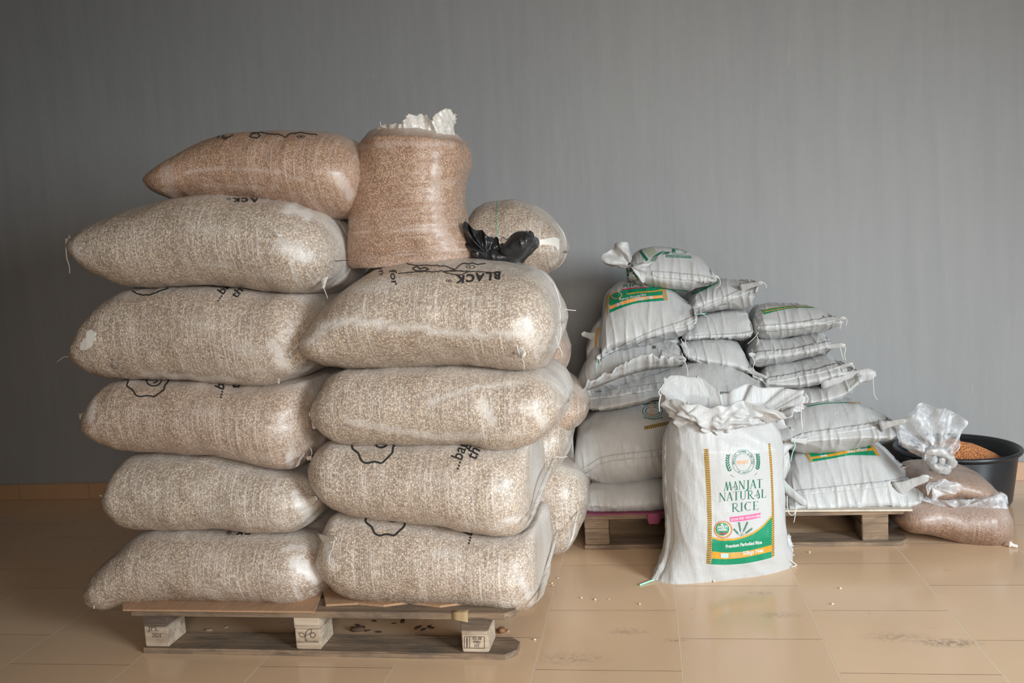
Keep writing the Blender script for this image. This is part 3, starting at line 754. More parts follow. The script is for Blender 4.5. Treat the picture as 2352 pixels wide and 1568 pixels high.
S1, B1 = bag('bean_sack', "bean sack at the bottom of the left column, left corner drooping over the pallet", GL_, FA, .0, .56,
    [(205, 1350), (211, 1325), (246, 1282), (291, 1240), (318, 1222), (360, 1214), (435, 1212), (521, 1216), (642, 1224), (700, 1232), (735, 1262), (757, 1315)],
    [(205, 1350), (211, 1383), (230, 1391), (255, 1390), (298, 1382), (367, 1377), (504, 1375), (659, 1377), (711, 1369), (745, 1350), (757, 1315)], seed=1, tint=.15)
S2, B2 = bag('bean_sack', "unprinted bean sack second from bottom of the left column", GL_, FA, .0, .56,
    [(247, 1128), (250, 1100), (262, 1075), (280, 1053), (310, 1042), (400, 1041), (487, 1044), (546, 1056), (608, 1073), (665, 1086), (705, 1105), (730, 1150)],
    [(247, 1128), (252, 1160), (265, 1187), (291, 1207), (332, 1214), (435, 1212), (521, 1216), (600, 1221), (659, 1221), (695, 1211), (718, 1185), (730, 1150)], seed=2, tint=.0)
S3, B3 = bag('bean_sack', "browner bean sack with a drawn curl, third from bottom of the left column", GL_, FA, .0, .58,
    [(197, 965), (207, 935), (225, 903), (249, 878), (300, 871), (398, 872), (487, 878), (546, 886), (600, 888), (640, 882), (680, 880), (708, 930), (712, 1010)],
    [(197, 965), (207, 985), (225, 1003), (255, 1022), (295, 1037), (398, 1041), (487, 1044), (546, 1056), (608, 1073), (640, 1080), (668, 1081), (696, 1062), (712, 1010)], seed=3, tint=.42)
S4, B4 = bag('bean_sack', "bean sack with a white patch at its left end, in the left column", GL_, FA, .01, .58,
    [(168, 815), (176, 790), (198, 744), (219, 708), (249, 679), (290, 663), (368, 657), (487, 660), (606, 669), (680, 672), (712, 705), (722, 770)],
    [(168, 815), (176, 835), (198, 850), (225, 863), (260, 871), (368, 869), (457, 876), (546, 886), (600, 889), (645, 880), (700, 845), (722, 770)], seed=4, tint=.12)
S5, B5 = bag('bean_sack', "bulging pale bean sack under the reddish one, tapering to a threaded left tip", GL_, FA, -.02, .58,
    [(156, 560), (161, 536), (190, 521), (246, 497), (309, 472), (372, 456), (450, 448), (529, 452), (608, 458), (671, 470), (705, 488), (730, 515), (748, 548), (757, 600)],
    [(156, 560), (163, 590), (183, 611), (230, 642), (285, 660), (340, 662), (435, 657), (529, 660), (623, 673), (686, 678), (722, 668), (745, 648), (757, 600)], b=.17, seed=5, tint=.0, kt=.7)
S6, B6 = bag('bean_sack', "reddish shiny bean sack lying flat, topmost of the left column", GL_, FA, .06, .50,
    [(334, 420), (342, 396), (357, 384), (387, 367), (435, 342), (482, 321), (529, 308), (592, 301), (686, 303), (749, 314), (790, 330), (812, 355), (822, 400), (823, 430)],
    [(334, 420), (340, 442), (352, 460), (400, 474), (480, 476), (560, 480), (640, 490), (700, 498), (749, 503), (785, 500), (805, 487), (819, 460), (823, 430)], b=.2, seed=6, tint=1., kt=.75)

R1, Q1 = bag('bean_sack', "bean sack with a serrated white seam, lowest of the right column", GR_, FA, .0, .60,
    [(728, 1265), (733, 1235), (748, 1202), (770, 1183), (823, 1183), (930, 1195), (1037, 1211), (1126, 1229), (1180, 1235), (1215, 1225), (1232, 1250), (1240, 1340), (1235, 1385)],
    [(728, 1265), (733, 1300), (746, 1328), (772, 1352), (823, 1369), (930, 1375), (1037, 1384), (1144, 1396), (1195, 1404), (1218, 1403), (1230, 1396), (1235, 1385)], seed=11, tint=.1, kt=.93)
R2, Q2 = bag('bean_sack', "printed bean sack second from bottom of the right column, right corner pointing down", GR_, FA, -.01, .60,
    [(712, 1065), (717, 1042), (734, 1025), (759, 1014), (802, 1016), (930, 1016), (1038, 1017), (1100, 1025), (1163, 1030), (1215, 1022), (1233, 1060), (1232, 1130), (1215, 1200)],
    [(712, 1065), (718, 1095), (728, 1120), (745, 1145), (766, 1165), (823, 1183), (930, 1195), (1037, 1211), (1126, 1229), (1173, 1234), (1195, 1229), (1208, 1216), (1215, 1200)], seed=12, tint=.05, kt=.93)
R3, Q3 = bag('bean_sack', "bean sack without printing, third from bottom of the right column", GR_, FA, .0, .58,
    [(716, 935), (722, 905), (739, 878), (764, 855), (795, 847), (912, 844), (1038, 844), (1100, 849), (1179, 855), (1230, 858), (1262, 875), (1282, 905), (1290, 935)],
    [(716, 935), (722, 970), (742, 994), (770, 1011), (802, 1017), (930, 1016), (1038, 1017), (1100, 1025), (1163, 1030), (1211, 1022), (1252, 1000), (1278, 970), (1290, 935)], seed=13, tint=.05, kt=.8)
R4, Q4 = bag('bean_sack', "largest pale bean sack with bold lettering, directly under the upright sack", GR_, FA, -.03, .66,
    [(686, 785), (690, 748), (722, 706), (754, 672), (786, 644), (817, 620), (849, 607), (896, 600), (975, 597), (1069, 600), (1163, 611), (1210, 626), (1243, 655), (1262, 700), (1268, 750)],
    [(686, 785), (690, 812), (705, 826), (739, 841), (790, 846), (912, 844), (1038, 844), (1100, 849), (1179, 854), (1222, 848), (1248, 830), (1262, 800), (1268, 750)], b=.27, seed=14, tint=.0, kt=.86, pt=.17)

# upright sack
U1, QU = vbag('bean_sack', 'reddish bean sack standing upright on the right column with an open frayed mouth', GR_, FA, .34, .36,
    [(822, 613), (811, 600), (811, 578), (815, 540), (817, 480), (822, 420), (829, 370), (838, 340), (850, 318), (864, 304), (888, 297)],
    [(1080, 601), (1094, 590), (1094, 575), (1082, 550), (1069, 520), (1063, 475), (1064, 425), (1074, 385), (1076, 355), (1066, 330), (1052, 316), (1040, 305), (1022, 298)], MGU, 'bean', 21, 1., ex=2.7,
    dprof=lambda t: .93+.12*math.sin(math.pi*t)-.75*max(0, t-.84)/.16, slackf=lambda t, a: max(0, (t-.84)/.10)*.9+max(0, .10-t)*3+.25*max(0, nz(t*5, math.cos(a)*2, 4)))
def mouth(parent, name, ring0, rim, m, seed, puff=.03, n=96, nr=22, amp=.02, inner=True, folds=9, crump=0):
    """crumpled cloth mouth: from a closed loop of points to a closed loop of rim points"""
    def loop(P):
        P = np.array([list(p) for p in P]+[list(P[0])], float); c = np.arange(len(P))/(len(P)-1.); t = np.linspace(0, 1, n, endpoint=False)
        P2 = np.vstack((P[-2], P, P[1])); c2 = np.concatenate(([c[0]-1/(len(P)-1)], c, [1+1/(len(P)-1)]))
        return np.array([pchip(c2, P2[:, j], t) for j in range(3)]).T
    A, B_ = loop(ring0), loop(rim); V = []
    for i in range(nr):
        w = i/(nr-1); P = A*(1-w)+B_*w; c = P.mean(0); bul = puff*math.sin(math.pi*w)
        for k in range(n):
            o = P[k]-c; L_ = np.linalg.norm(o)+1e-6; o = o/L_
            th = 2*math.pi*k/n
            f = (1-2*abs(nz(math.cos(th)*folds*.35+seed, math.sin(th)*folds*.35, w*1.3)))-.6
            f2 = (1-2*abs(nz(math.cos(th)*4+seed*2, math.sin(th)*4, w*6)))-.6
            p = P[k]+o*(bul+amp*f*(.2+w)*1.2+amp*.6*f2*math.sin(math.pi*min(1, w*1.2+.1)))
            if crump:
                q = P[k]; g = (1-2*abs(nz(q[0]*9+3*w, q[2]*14, seed)))-.55; g2 = (1-2*abs(nz(q[0]*22-q[2]*16, q[2]*20, seed+4)))-.55; e_ = math.sin(math.pi*min(.96, max(.04, w)))
                p = p+o*(.040*g+.016*g2)*e_+np.array([0, 0, .012*g2*e_])
            p = p+np.array([0, 0, amp*.6*w*nz(math.cos(th)*6, math.sin(th)*6, seed)])
            V.append(p)
    Fc = grid_faces(nr, n); N0 = len(V)
    if inner:
        for i in range(8):
            w = i/7; P = V[(nr-1)*n:nr*n]; c = np.mean(P, 0)
            for k in range(n):
                p = P[k]+(c-P[k])*(.02+.35*w)+np.array([0, 0, -.05*w]); V.append(p)
        Fc += [tuple(N0+x for x in f) for f in grid_faces(8, n)]
        Fc += [((nr-1)*n+k, (nr-1)*n+(k+1) % n, N0+(k+1) % n, N0+k) for k in range(n)]
        Fc.append(tuple(N0+7*n+k for k in range(n)))
    return mesh(name, V, Fc, m, parent)
def A_(x, y, Y): return at(x, y, Y)
mouth(U1, 'gathered_mouth', [A_(862, 322, 2.68), A_(900, 326, 2.62), A_(960, 327, 2.605), A_(1010, 326, 2.62), A_(1044, 322, 2.68), A_(1030, 296, 2.76), A_(960, 292, 2.80), A_(880, 294, 2.76)],
      [A_(866, 294, 2.64), A_(886, 287, 2.61), A_(920, 284, 2.59), A_(936, 262, 2.60), A_(975, 262, 2.62), A_(990, 276, 2.60), A_(1003, 262, 2.62), A_(1026, 249, 2.66), A_(1046, 268, 2.70), A_(1044, 290, 2.74), A_(1000, 282, 2.78), A_(950, 276, 2.78), A_(905, 290, 2.76)],
      MEAR, 3, puff=.004, amp=.009, folds=14)
threads(U1, [[(888, 294), (876, 290), (873, 279)], [(915, 288), (908, 284), (902, 286)], [(1040, 268), (1045, 262), (1049, 265)]], 2.6)

# ears, threads
ear(S1, at(214, 1352, YA+.02), at(201, 1352, YA+.02), .008, seed=1); threads(S1, [[(206, 1360), (207, 1375), (215, 1388), (216, 1398)]], YA+.0, r=.0022)
ear(S2, at(252, 1142, YA+.1), at(243, 1141, YA+.1), .010, seed=2); threads(S2, [[(246, 1143), (238, 1141), (229, 1137)]], YA+.1, r=.003)
ear(S2, at(712, 1150, YA+.06), at(728, 1142, YA+.02), .016, seed=2.5, flat=.2)
ear(S3, at(214, 950, YA+.12), at(183, 962, YA+.12), .030, seed=3); threads(S3, [[(188, 958), (184, 952), (180, 950)]], YA+.12)
ear(S4, at(178, 815, YA+.12), at(163, 825, YA+.12), .012, seed=4); threads(S4, [[(166, 820), (150, 819), (140, 824), (131, 831)]], YA+.12)
ear(S4, at(652, 820, YA+.03), at(667, 812, YA+.0), .018, seed=4.5, flat=.2); threads(S4, [[(640, 868), (641, 880), (637, 876)], [(655, 820), (672, 805), (690, 786)]], YA)
ear(S5, at(163, 548, YA+.12), at(150, 554, YA+.12), .012, seed=5); threads(S5, [[(152, 556), (152, 575), (154, 595), (159, 610), (160, 628)]], YA+.12, r=.003)
ear(S5, at(646, 545, YA-.03), at(634, 538, YA-.05), .012, seed=5.5); threads(S5, [[(642, 545), (636, 535), (631, 520)]], YA-.05)
ear(S5, at(745, 640, YA+.06), at(742, 662, YA+.03), .014, seed=5.7); threads(S5, [[(742, 658), (748, 672), (753, 686)]], YA+.03)
ear(S6, at(342, 402, YA+.28), at(330, 413, YA+.26), .013, seed=6)
ear(S6, at(806, 440, YA+.17), at(819, 434, YA+.16), .012, seed=6.5)
ear(R1, at(738, 1238, YA+.02), at(773, 1235, YA-.06), .017, seed=7, flat=.25); threads(R1, [[(768, 1238), (764, 1258), (757, 1274), (756, 1293)]], YA-.05, r=.002)
ear(R2, at(716, 1052, YA+.1), at(704, 1052, YA+.1), .012, seed=8); threads(R2, [[(716, 1044), (716, 1036), (713, 1028)], [(1276, 1048), (1290, 1050), (1303, 1048)]], YA+.08, r=.002)
ear(R3, at(722, 948, YA+.09), at(706, 955, YA+.08), .014, seed=9); ear(R3, at(722, 960, YA+.08), at(722, 985, YA+.07), .015, seed=9.5); threads(R3, [[(727, 948), (730, 936), (728, 926)]], YA+.03)
ear(R4, at(1192, 800, YA-.045), at(1204, 818, YA-.07), .020, seed=10); threads(R4, [[(1186, 790), (1192, 812), (1203, 832), (1203, 848)], [(1276, 770), (1282, 790), (1290, 808), (1291, 818)]], YA-.06)
ear(R4, at(1262, 690, YA+.42), at(1291, 703, YA+.42), .045, seed=10.5, flat=.6); threads(R4, [[(1290, 702), (1300, 710), (1323, 713)]], YA+.42, r=.0022)
ribbon(R4, 'seam_strip', [at(686, 748, YA+.06), at(684, 775, YA+.05), at(687, 802, YA+.05)], [at(684, 748, YA+.04), at(681, 778, YA+.04), at(683, 806, YA+.04)], MEAR, .002, .002, 0, 1, 30)
# serrated seams that run back along the right ends
ribbon(S3, 'seam_strip', [at(678, 1072, YA-.02), at(690, 1040, YA+.1), at(708, 985, YA+.26)], [at(686, 1066, YA-.02), at(706, 1030, YA+.1), at(720, 985, YA+.26)], MEAR, .0015, .004, 1, 2, 50)
ribbon(R1, 'seam_strip', [at(1229, 1386, YA-.0), at(1240, 1340, YA+.12), at(1262, 1275, YA+.3), at(1280, 1215, YA+.5)], [at(1238, 1374, YA-.0), at(1251, 1335, YA+.12), at(1269, 1280, YA+.3), at(1285, 1215, YA+.5)], MEAR, .0015, .004, 1, 3, 90)
ribbon(R2, 'seam_strip', [at(1208, 1205, YA-.02), at(1228, 1150, YA+.1), at(1250, 1095, YA+.25), at(1270, 1050, YA+.45)], [at(1216, 1198, YA-.02), at(1237, 1150, YA+.1), at(1259, 1097, YA+.25), at(1277, 1050, YA+.45)], MEAR, .002, .006, 0, 4, 60)

# ---- prints on the sacks
def wig(pts, amp, seed, closed=False):
    out = []
    P = pts+([pts[0]] if closed else [])
    for i in range(len(P)-1):
        for k in range(6):
            t = k/6; x = P[i][0]*(1-t)+P[i+1][0]*t; y = P[i][1]*(1-t)+P[i+1][1]*t
            out.append((x+amp*nz(x*.12, y*.12, seed), y+amp*nz(x*.12, y*.12, seed+9)))
    out.append(P[-1]); return out
def curl(p, cx, cy, r, ry, w=4.5, full=True):
    P = [(cx+r*math.cos(a)*(1+.07*math.cos(9*a)), cy+ry*math.sin(a)*(1+.07*math.sin(7*a))) for a in [2*math.pi*i/60 for i in range(61)]]
    p.stroke(P, w, MINK)
    P = [(cx+r*.30+r*.42*math.cos(a)*(1-a/14), cy-ry*.02+ry*.42*math.sin(a)*(1-a/14)) for a in [i*.2 for i in range(40)]]
    p.stroke(P, w*.9, MINK)
p = Print(Q2); curl(p, 859, 1008, 50, 56, 4.6); 
dn = (.35, -.92)   # letters climb towards the back of the sack
p.text('...bags for', 1052, 1080, 34, 40, MINK, dn, (-.95, -.2), bold=.012, shear=.2); p.text('the Nation', 1092, 1058, 34, 38, MINK, (.42, -.9), (-.92, -.3), bold=.015, shear=.2); p.done(R2, 'black_print')
p = Print(Q1); curl(p, 888, 1180, 48, 50, 4.6); p.text('...bags for', 1078, 1251, 30, 34, MINK, (.25, -.95), (-.95, -.2), bold=.02, shear=.2); p.text('the Nation', 1120, 1232, 30, 34, MINK, (.3, -.95), (-.95, -.2), bold=.02); p.done(R1, 'black_print')
p = Print(B3); curl(p, 338, 873, 46, 38, 3.6); p.text('...bags for', 508, 916, 30, 32, MINK, (.25, -.95), (-.95, -.2), bold=.02, shear=.2); p.text('the Nation', 548, 893, 28, 30, MINK, (.3, -.95), (-.95, -.2), bold=.02); p.done(S3, 'black_print')
p = Print(B4); p.stroke(wig([(304, 668), (318, 676), (340, 678), (360, 672), (385, 661), (395, 655)], 2, 1), 3., MINK); p.text('...bags for', 500, 694, 34, 30, MINK, (.55, -.7), (-.85, -.35), bold=.015, shear=.2); p.text('the Nation', 543, 686, 34, 28, MINK, (.6, -.7), (-.85, -.35), bold=.015, shear=.2); p.done(S4, 'black_print')
p = Print(B5); p.text('K', 551, 455, 22, -12, MINK, (-1, .0), (0, -1), bold=.06); p.text('C', 570, 455, 22, -12, MINK, (-1, .0), (0, -1), bold=.06); p.text('A', 592, 456, 22, -12, MINK, (-1, .0), (0, -1), bold=.06); p.ell(526, 457, 4.5, 2.6, MINK, inner=.6); p.done(S5, 'black_print')
p = Print(B1); p.text('K', 558, 1217, 24, -15, MINK, (-1, .0), (0, -1), bold=.06); p.text('C', 578, 1218, 22, -14, MINK, (-1, .0), (0, -1), bold=.06); p.ell(526, 1223, 5.5, 4.5, MINK, inner=.7); p.ell(526, 1223, 2, 1.6, MINK); p.done(S1, 'black_print')
p = Print(B6)
p.stroke(wig([(573, 313), (580, 308), (590, 306), (598, 311), (592, 317), (578, 316)], 1, 2, True), 2.6, MINK)
p.stroke(wig([(575, 306), (602, 304), (620, 308), (640, 308), (655, 316), (662, 310), (668, 307), (690, 305), (705, 307), (729, 310)], 2, 3), 2.4, MINK)
p.ell(691, 314, 9.5, 4, MINK, inner=.78); p.ell(691, 314, 4, 1.6, MINK)
p.text('s for', 497, 317, 20, 12, MINK, (.7, .1), (.3, -1), bold=.02, shear=.3); p.text('tion', 512, 324, 18, 12, MINK, (.8, -.4), (.4, -1), bold=.02); p.done(S6, 'black_print')
p = Print(Q4)
p.stroke(wig([(932, 600), (937, 606), (955, 610), (978, 609), (1000, 610), (1020, 611), (1045, 619), (1052, 613), (1060, 606), (1080, 605), (1100, 607), (1115, 605)], 2, 4), 2.4, MINK)
p.stroke(wig([(948, 616), (958, 612), (965, 618), (975, 614), (985, 618), (976, 622), (955, 622)], 1, 5, True), 3, MINK)
p.ell(1081, 613.5, 10.5, 4.4, MINK, inner=.8); p.text('R', 1077, 616.5, 9, 7, MINK)
p.stroke(wig([(915, 629), (930, 627), (960, 624), (1000, 624), (1020, 623), (1060, 623), (1100, 624), (1140, 627)], 2, 6), 2.2, MINK)
p.stroke(wig([(1018, 624), (1035, 630), (1060, 631), (1075, 625), (1060, 622), (1040, 621)], 2, 7, True), 2.2, MINK)
for c, x, y, a in (('K', 1068, 633, .0), ('C', 1091, 631, -.02), ('A', 1112, 629, -.05), ('L', 1131, 627, -.08), ('B', 1151, 625, -.1)):
    p.text(c, x, y, 27, -24, MINK, (-1, a), (0.12, -1), bold=.05)
p.ell(1031, 645, 6.6, 3.2, MINK, inner=.74); p.ell(1031, 645, 2.6, 1.5, MINK)
p.text('s for', 891, 600, 30, 22, MINK, (.18, 1), (1, -.25), bold=.012, shear=.1); p.text('ion', 866, 603, 24, 20, MINK, (.2, 1), (1, -.3), bold=.012); p.done(R4, 'black_print')
# grey tape and white patches on the fourth sack
p = Print(B4); p.add([(253, 823), (264, 825), (271, 846), (262, 847), (253, 841), (259, 832)], [(0, 1, 2), (0, 2, 3), (0, 3, 5), (5, 3, 4)], plain('grey_patch', (.16, .17, .18), .6), .0015)
p.done(S4, 'grey_patch')
def patch(B, par, pts, seed=0, m=None):
    p = Print(B); c = np.mean(pts, 0); n = 5; V = []; k = len(pts)
    for j in range(n):
        for q in pts: V.append(tuple(c+(np.array(q)-c)*j/(n-1)))
    p.add(V, grid_faces(n, k), m or MPATCH, .0012); p.done(par, 'film_patch')
MPATCH = plain('hazy_white_film', (.70, .66, .60), .4)
def rnd(cx, cy, rx, ry, seed, n=28, a0=0): return [(cx+rx*math.cos(a)*(1+.16*nz(math.cos(a)*2, math.sin(a)*2, seed)), cy+ry*math.sin(a)*(1+.22*nz(math.cos(a)*2, math.sin(a)*2, seed+5))) for a in [2*math.pi*i/n for i in range(n)]]
patch(B4, S4, [(197, 758), (210, 757), (222, 763), (221, 780), (210, 797), (198, 803), (185, 804), (184, 795), (190, 780)])

# ---- rear row sacks glimpsed past the columns
RB = [
 ("rear row bean sack visible right of the left column's second highest sack", .60, .5, [(560, 590), (580, 530), (640, 508), (700, 502), (750, 503), (785, 512), (800, 540), (810, 580)], [(560, 590), (600, 640), (660, 652), (720, 652), (765, 645), (795, 628), (806, 605), (810, 580)], .18),
 ("shadowed rear bean sack peeking out low between the two columns", .60, .5, [(560, 710), (590, 665), (660, 655), (740, 645), (790, 645), (830, 665), (850, 700), (855, 730)], [(560, 710), (600, 790), (680, 800), (760, 805), (820, 790), (845, 760), (855, 730)], .2),
 ("rounded rear bean sack with a green line, behind the black bag", .72, .5, [(1060, 545), (1069, 500), (1084, 480), (1118, 467), (1160, 461), (1206, 469), (1246, 493), (1274, 524), (1286, 550), (1289, 578)], [(1060, 545), (1070, 590), (1110, 630), (1160, 648), (1210, 645), (1243, 629), (1268, 617), (1283, 600), (1289, 578)], .22),
 ("brown rear bean sack peeking out right of the big lettered sack", .72, .5, [(1040, 780), (1060, 700), (1130, 668), (1200, 662), (1245, 700), (1280, 762), (1292, 785), (1300, 810)], [(1040, 800), (1060, 860), (1130, 875), (1220, 878), (1275, 868), (1294, 845), (1300, 810)], .12),
 ("brown rear row bean sack closest to the sharp pointed white bag corner", .72, .52, [(1040, 930), (1070, 880), (1140, 870), (1240, 868), (1300, 882), (1330, 905), (1346, 935)], [(1040, 930), (1070, 990), (1150, 1000), (1240, 1000), (1300, 990), (1335, 965), (1346, 935)], .12),
 ("milky ended rear bean sack above the lowest rear sack", .66, .52, [(1000, 1080), (1030, 1030), (1120, 985), (1220, 968), (1275, 955), (1296, 972), (1304, 1010)], [(1000, 1080), (1040, 1130), (1140, 1140), (1220, 1130), (1265, 1100), (1290, 1060), (1304, 1010)], .12),
 ('lowest bean sack of the rear row slumped beside the white bag pallet', .74, .52, [(1000, 1170), (1040, 1105), (1120, 1075), (1220, 1066), (1275, 1068), (1316, 1080), (1340, 1105), (1348, 1128)], [(1000, 1170), (1040, 1230), (1140, 1250), (1230, 1268), (1275, 1272), (1305, 1260), (1330, 1215), (1348, 1128)], .1),
 ("rear bean sack barely showing behind the reddish sack lying flat", .56, .45, [(600, 420), (640, 360), (700, 335), (780, 330), (822, 338), (838, 360), (845, 400)], [(600, 420), (640, 470), (700, 485), (780, 490), (822, 480), (840, 450), (845, 400)], .15),
]
TR = []
for i, (lab, yf, D, tp_, bt, b_) in enumerate(RB):
    t, B = bag('bean_sack', lab, GBk, FA, yf, D, tp_, bt, b=b_, seed=30+i, tint=(.35, .6, .1, .7, .5, .0, .0, .9)[i], n=80, nv=72, kt=.8); TR.append((t, B))
p = Print(TR[2][1]); p.stroke([(1142, 462), (1140, 500), (1141, 548), (1143, 570)], 1.6, plain('green_line', (.1, .42, .28), .6)); p.done(TR[2][0], 'green_line')
p = Print(TR[2][1]); p.band([(1228, 553), (1250, 549), (1275, 545), (1285, 550)], [(1228, 562), (1250, 562), (1275, 566), (1284, 590)], MPATCH); p.done(TR[2][0], 'film_patch')
ribbon(TR[6][0], 'seam_strip', [at(1290, 1270, 3.0), at(1312, 1235, 3.03), at(1321, 1190, 3.1), at(1340, 1130, 3.25)], [at(1300, 1262, 3.0), at(1317, 1238, 3.03), at(1327, 1190, 3.1), at(1347, 1125, 3.25)], MEAR, .0015, .003, 1, 5, 70)

# ---- black bag wedged behind the upright sack
kb = thing('black_bag', 'crumpled black plastic bag wedged between the upright sack and the rear sack', 'bag', at(1150, 600, 2.72))
FK = Frame(-1.0, 2.60, 0.)
bag('', '', None, FK, .0, .22, [(1075, 575), (1095, 552), (1120, 556), (1150, 566), (1178, 562), (1195, 548), (1212, 546), (1224, 556)], [(1075, 575), (1090, 612), (1130, 618), (1176, 612), (1196, 592), (1212, 574), (1220, 566), (1224, 556)], b=.08, m=MBLK, style='rice', seed=50, n=70, nv=64, amp=1.1, parent=kb, part='bag_body', kt=.6)
bag('', '', None, FK, -.01, .10, [(1140, 575), (1155, 556), (1170, 540), (1183, 531), (1198, 529), (1214, 531), (1224, 542), (1227, 556)], [(1140, 575), (1150, 590), (1170, 598), (1190, 596), (1205, 584), (1215, 574), (1222, 566), (1227, 556)], b=.045, m=MBLK, style='rice', seed=51, n=60, nv=64, amp=.8, parent=kb, part='tied_corner', kt=.6)
fan(kb, 'ragged_mouth', [(1090, 590), (1066, 545), (1067, 508), (1080, 520), (1092, 526), (1108, 532), (1122, 540), (1145, 551), (1150, 570)], (1120, 585), 2.62, MBLK, .014, .04, 5, 3)
threads(kb, [[(1150, 552), (1156, 545), (1163, 550), (1170, 546)], [(1070, 512), (1069, 506), (1071, 503)]], 2.6, MBLK)
# ------------------------------------------------------------------ white rice bags on the rear pallet
GW = 'white rice bags stacked on the rear pallet'
sheet('cardboard_sheet', 'pale flattened carton on the right half of the rice bag pallet', FB,
      [(fx(FB, 1790, 1178, -.01), -.01), (fx(FB, 2092, 1168, -.01), -.03), (fx(FB, 2080, 1150, .14), .14), (fx(FB, 2060, 1150, .3), .5), (fx(FB, 1800, 1150, .3), .5)], ZT+.0006, .005, MCARDP, 8, .003)
pc = sheet('cardboard_sheet', "purple printed carton with a hanging tab under the lowest white bags", FB,
      [(fx(FB, 1330, 1185, -.006), -.012), (fx(FB, 1560, 1186, -.006), -.012), (fx(FB, 1560, 1150, .3), .45), (fx(FB, 1345, 1150, .3), .45)], ZT+.0006, .005, MPUR, 9, .002)
ribbon(pc, 'hanging_tab', [np.array(FB.w(fx(FB, 1487, 1178, 0), -.014, ZT+.004)), np.array(FB.w(fx(FB, 1487, 1195, 0), -.018, ZT-.015)), np.array(FB.w(fx(FB, 1491, 1203, 0), -.018, ZT-.034))],
       [np.array(FB.w(fx(FB, 1516, 1178, 0), -.014, ZT+.004)), np.array(FB.w(fx(FB, 1518, 1195, 0), -.018, ZT-.015)), np.array(FB.w(fx(FB, 1512, 1204, 0), -.018, ZT-.034))], plain('purple_tab', (.30, .06, .13), .7), .002, .001, 0, 1, 20)
def rice(label, yf, D, top, bot, b=.10, pin=.55, t0=-.15, seed=1, pt=None, **k):
    return bag('rice_bag', label, GW, FB, yf, D, top, bot, b=b, m=MR, style='rice', seed=seed, kt=.9, pin=pin, t0=t0, pt=pt, amp=k.pop('amp', 1.), n=170, nv=126, part='bag_body', cat='rice bag', **k)
def hem(parent, line, body, w=16, seed=0, up=False, stitch=True, ruf=.005):
    """sewn hem laid along the front edge: a folded band w pixels high hugging the bag"""
    P = np.array(line, float); c = np.concatenate(([0], np.cumsum(np.hypot(*np.diff(P, axis=0).T)))); c /= c[-1]
    n = 110; R_ = 5; t = np.linspace(0, 1, n); X = pchip(c, P[:, 0], t); Y = pchip(c, P[:, 1], t); G = [[None]*R_ for _ in range(n)]
    for i in range(n):
        ww = w*(1+.12*nz(t[i]*9, seed, 0))*(.55+.45*min(1, 8*min(t[i], 1-t[i])+.2))
        for j in range(R_):
            q = j/(R_-1); y = Y[i]+(-1 if up else 1)*ww*q
            lf = .0015+ruf*max(0, nz(t[i]*26, q*1.5, seed))*(.4+.6*q)+.003*max(0, nz(t[i]*60, q, seed+3))
            G[i][j] = body.hit(X[i], y, lf)
    V = []; F_ = []; idx = {}
    for i in range(n):
        for j in range(R_):
            if G[i][j] is not None: idx[i, j] = len(V); V.append(G[i][j])
    for i in range(n-1):
        for j in range(R_-1):
            k = [(i, j), (i, j+1), (i+1, j+1), (i+1, j)]
            if all(a in idx for a in k):
                if max((V[idx[k[a]]]-V[idx[k[a-1]]]).length for a in range(4)) < .05: F_.append([idx[a] for a in k])
    if F_:
        o = mesh('hem', V, F_, MR, parent); md = o.modifiers.new('thick', 'SOLIDIFY'); md.thickness = .0016; md.offset = 0
    if stitch:
        q = [body.hit(X[i], Y[i]+(-2 if up else 2), .0035) for i in range(0, n, 4)]; q = [a for a in q if a is not None]
        if len(q) > 3 and max((q[k+1]-q[k]).length for k in range(len(q)-1)) < .08: tube('stitching', q, .0008, MTH2, parent, 5)
MTH2 = plain('seam_thread', (.52, .55, .52), .8)

W1, V1 = rice('white rice bag flat at the bottom left of the white pile on purple carton', .0, .60, [(1338, 1150), (1345, 1118), (1362, 1106), (1413, 1106), (1466, 1102), (1529, 1094), (1600, 1090), (1680, 1095), (1720, 1120), (1735, 1140)], [(1338, 1150), (1341, 1168), (1363, 1176), (1413, 1179), (1470, 1177), (1529, 1173), (1600, 1172), (1680, 1170), (1720, 1160), (1735, 1140)], seed=60, pin=.2, b=.09)
W2, V2 = rice("plump white rice bag with a green ring emblem, second from the pile's bottom left", .01, .60, [(1318, 1050), (1318, 986), (1330, 966), (1353, 949), (1406, 934), (1462, 926), (1529, 920), (1600, 920), (1680, 935), (1720, 980), (1730, 1030)], [(1318, 1050), (1326, 1080), (1340, 1092), (1366, 1104), (1413, 1109), (1466, 1104), (1529, 1093), (1600, 1090), (1680, 1088), (1715, 1070), (1730, 1030)], seed=61, pin=.12, b=.17, t0=-.3)
W3, V3 = rice("wide white rice bag whose left corner points sharply at the bean sacks", .04, .60, [(1303, 912), (1328, 904), (1370, 897), (1420, 882), (1500, 858), (1560, 838), (1600, 832), (1640, 832), (1700, 845), (1745, 862), (1780, 890)], [(1303, 912), (1322, 925), (1351, 936), (1393, 938), (1458, 929), (1522, 918), (1600, 915), (1680, 915), (1740, 910), (1780, 890)], seed=62, pin=.6, b=.16, t0=-.2)
W4, V4 = rice("white rice bag with a loose front flap, under the big labelled bag", .09, .55, [(1308, 905), (1325, 868), (1345, 825), (1362, 795), (1400, 790), (1450, 785), (1500, 782), (1550, 785), (1566, 800), (1574, 824)], [(1308, 905), (1330, 908), (1370, 900), (1420, 886), (1460, 875), (1500, 862), (1530, 850), (1555, 842), (1570, 834), (1574, 824)], seed=63, pin=.5, b=.16)
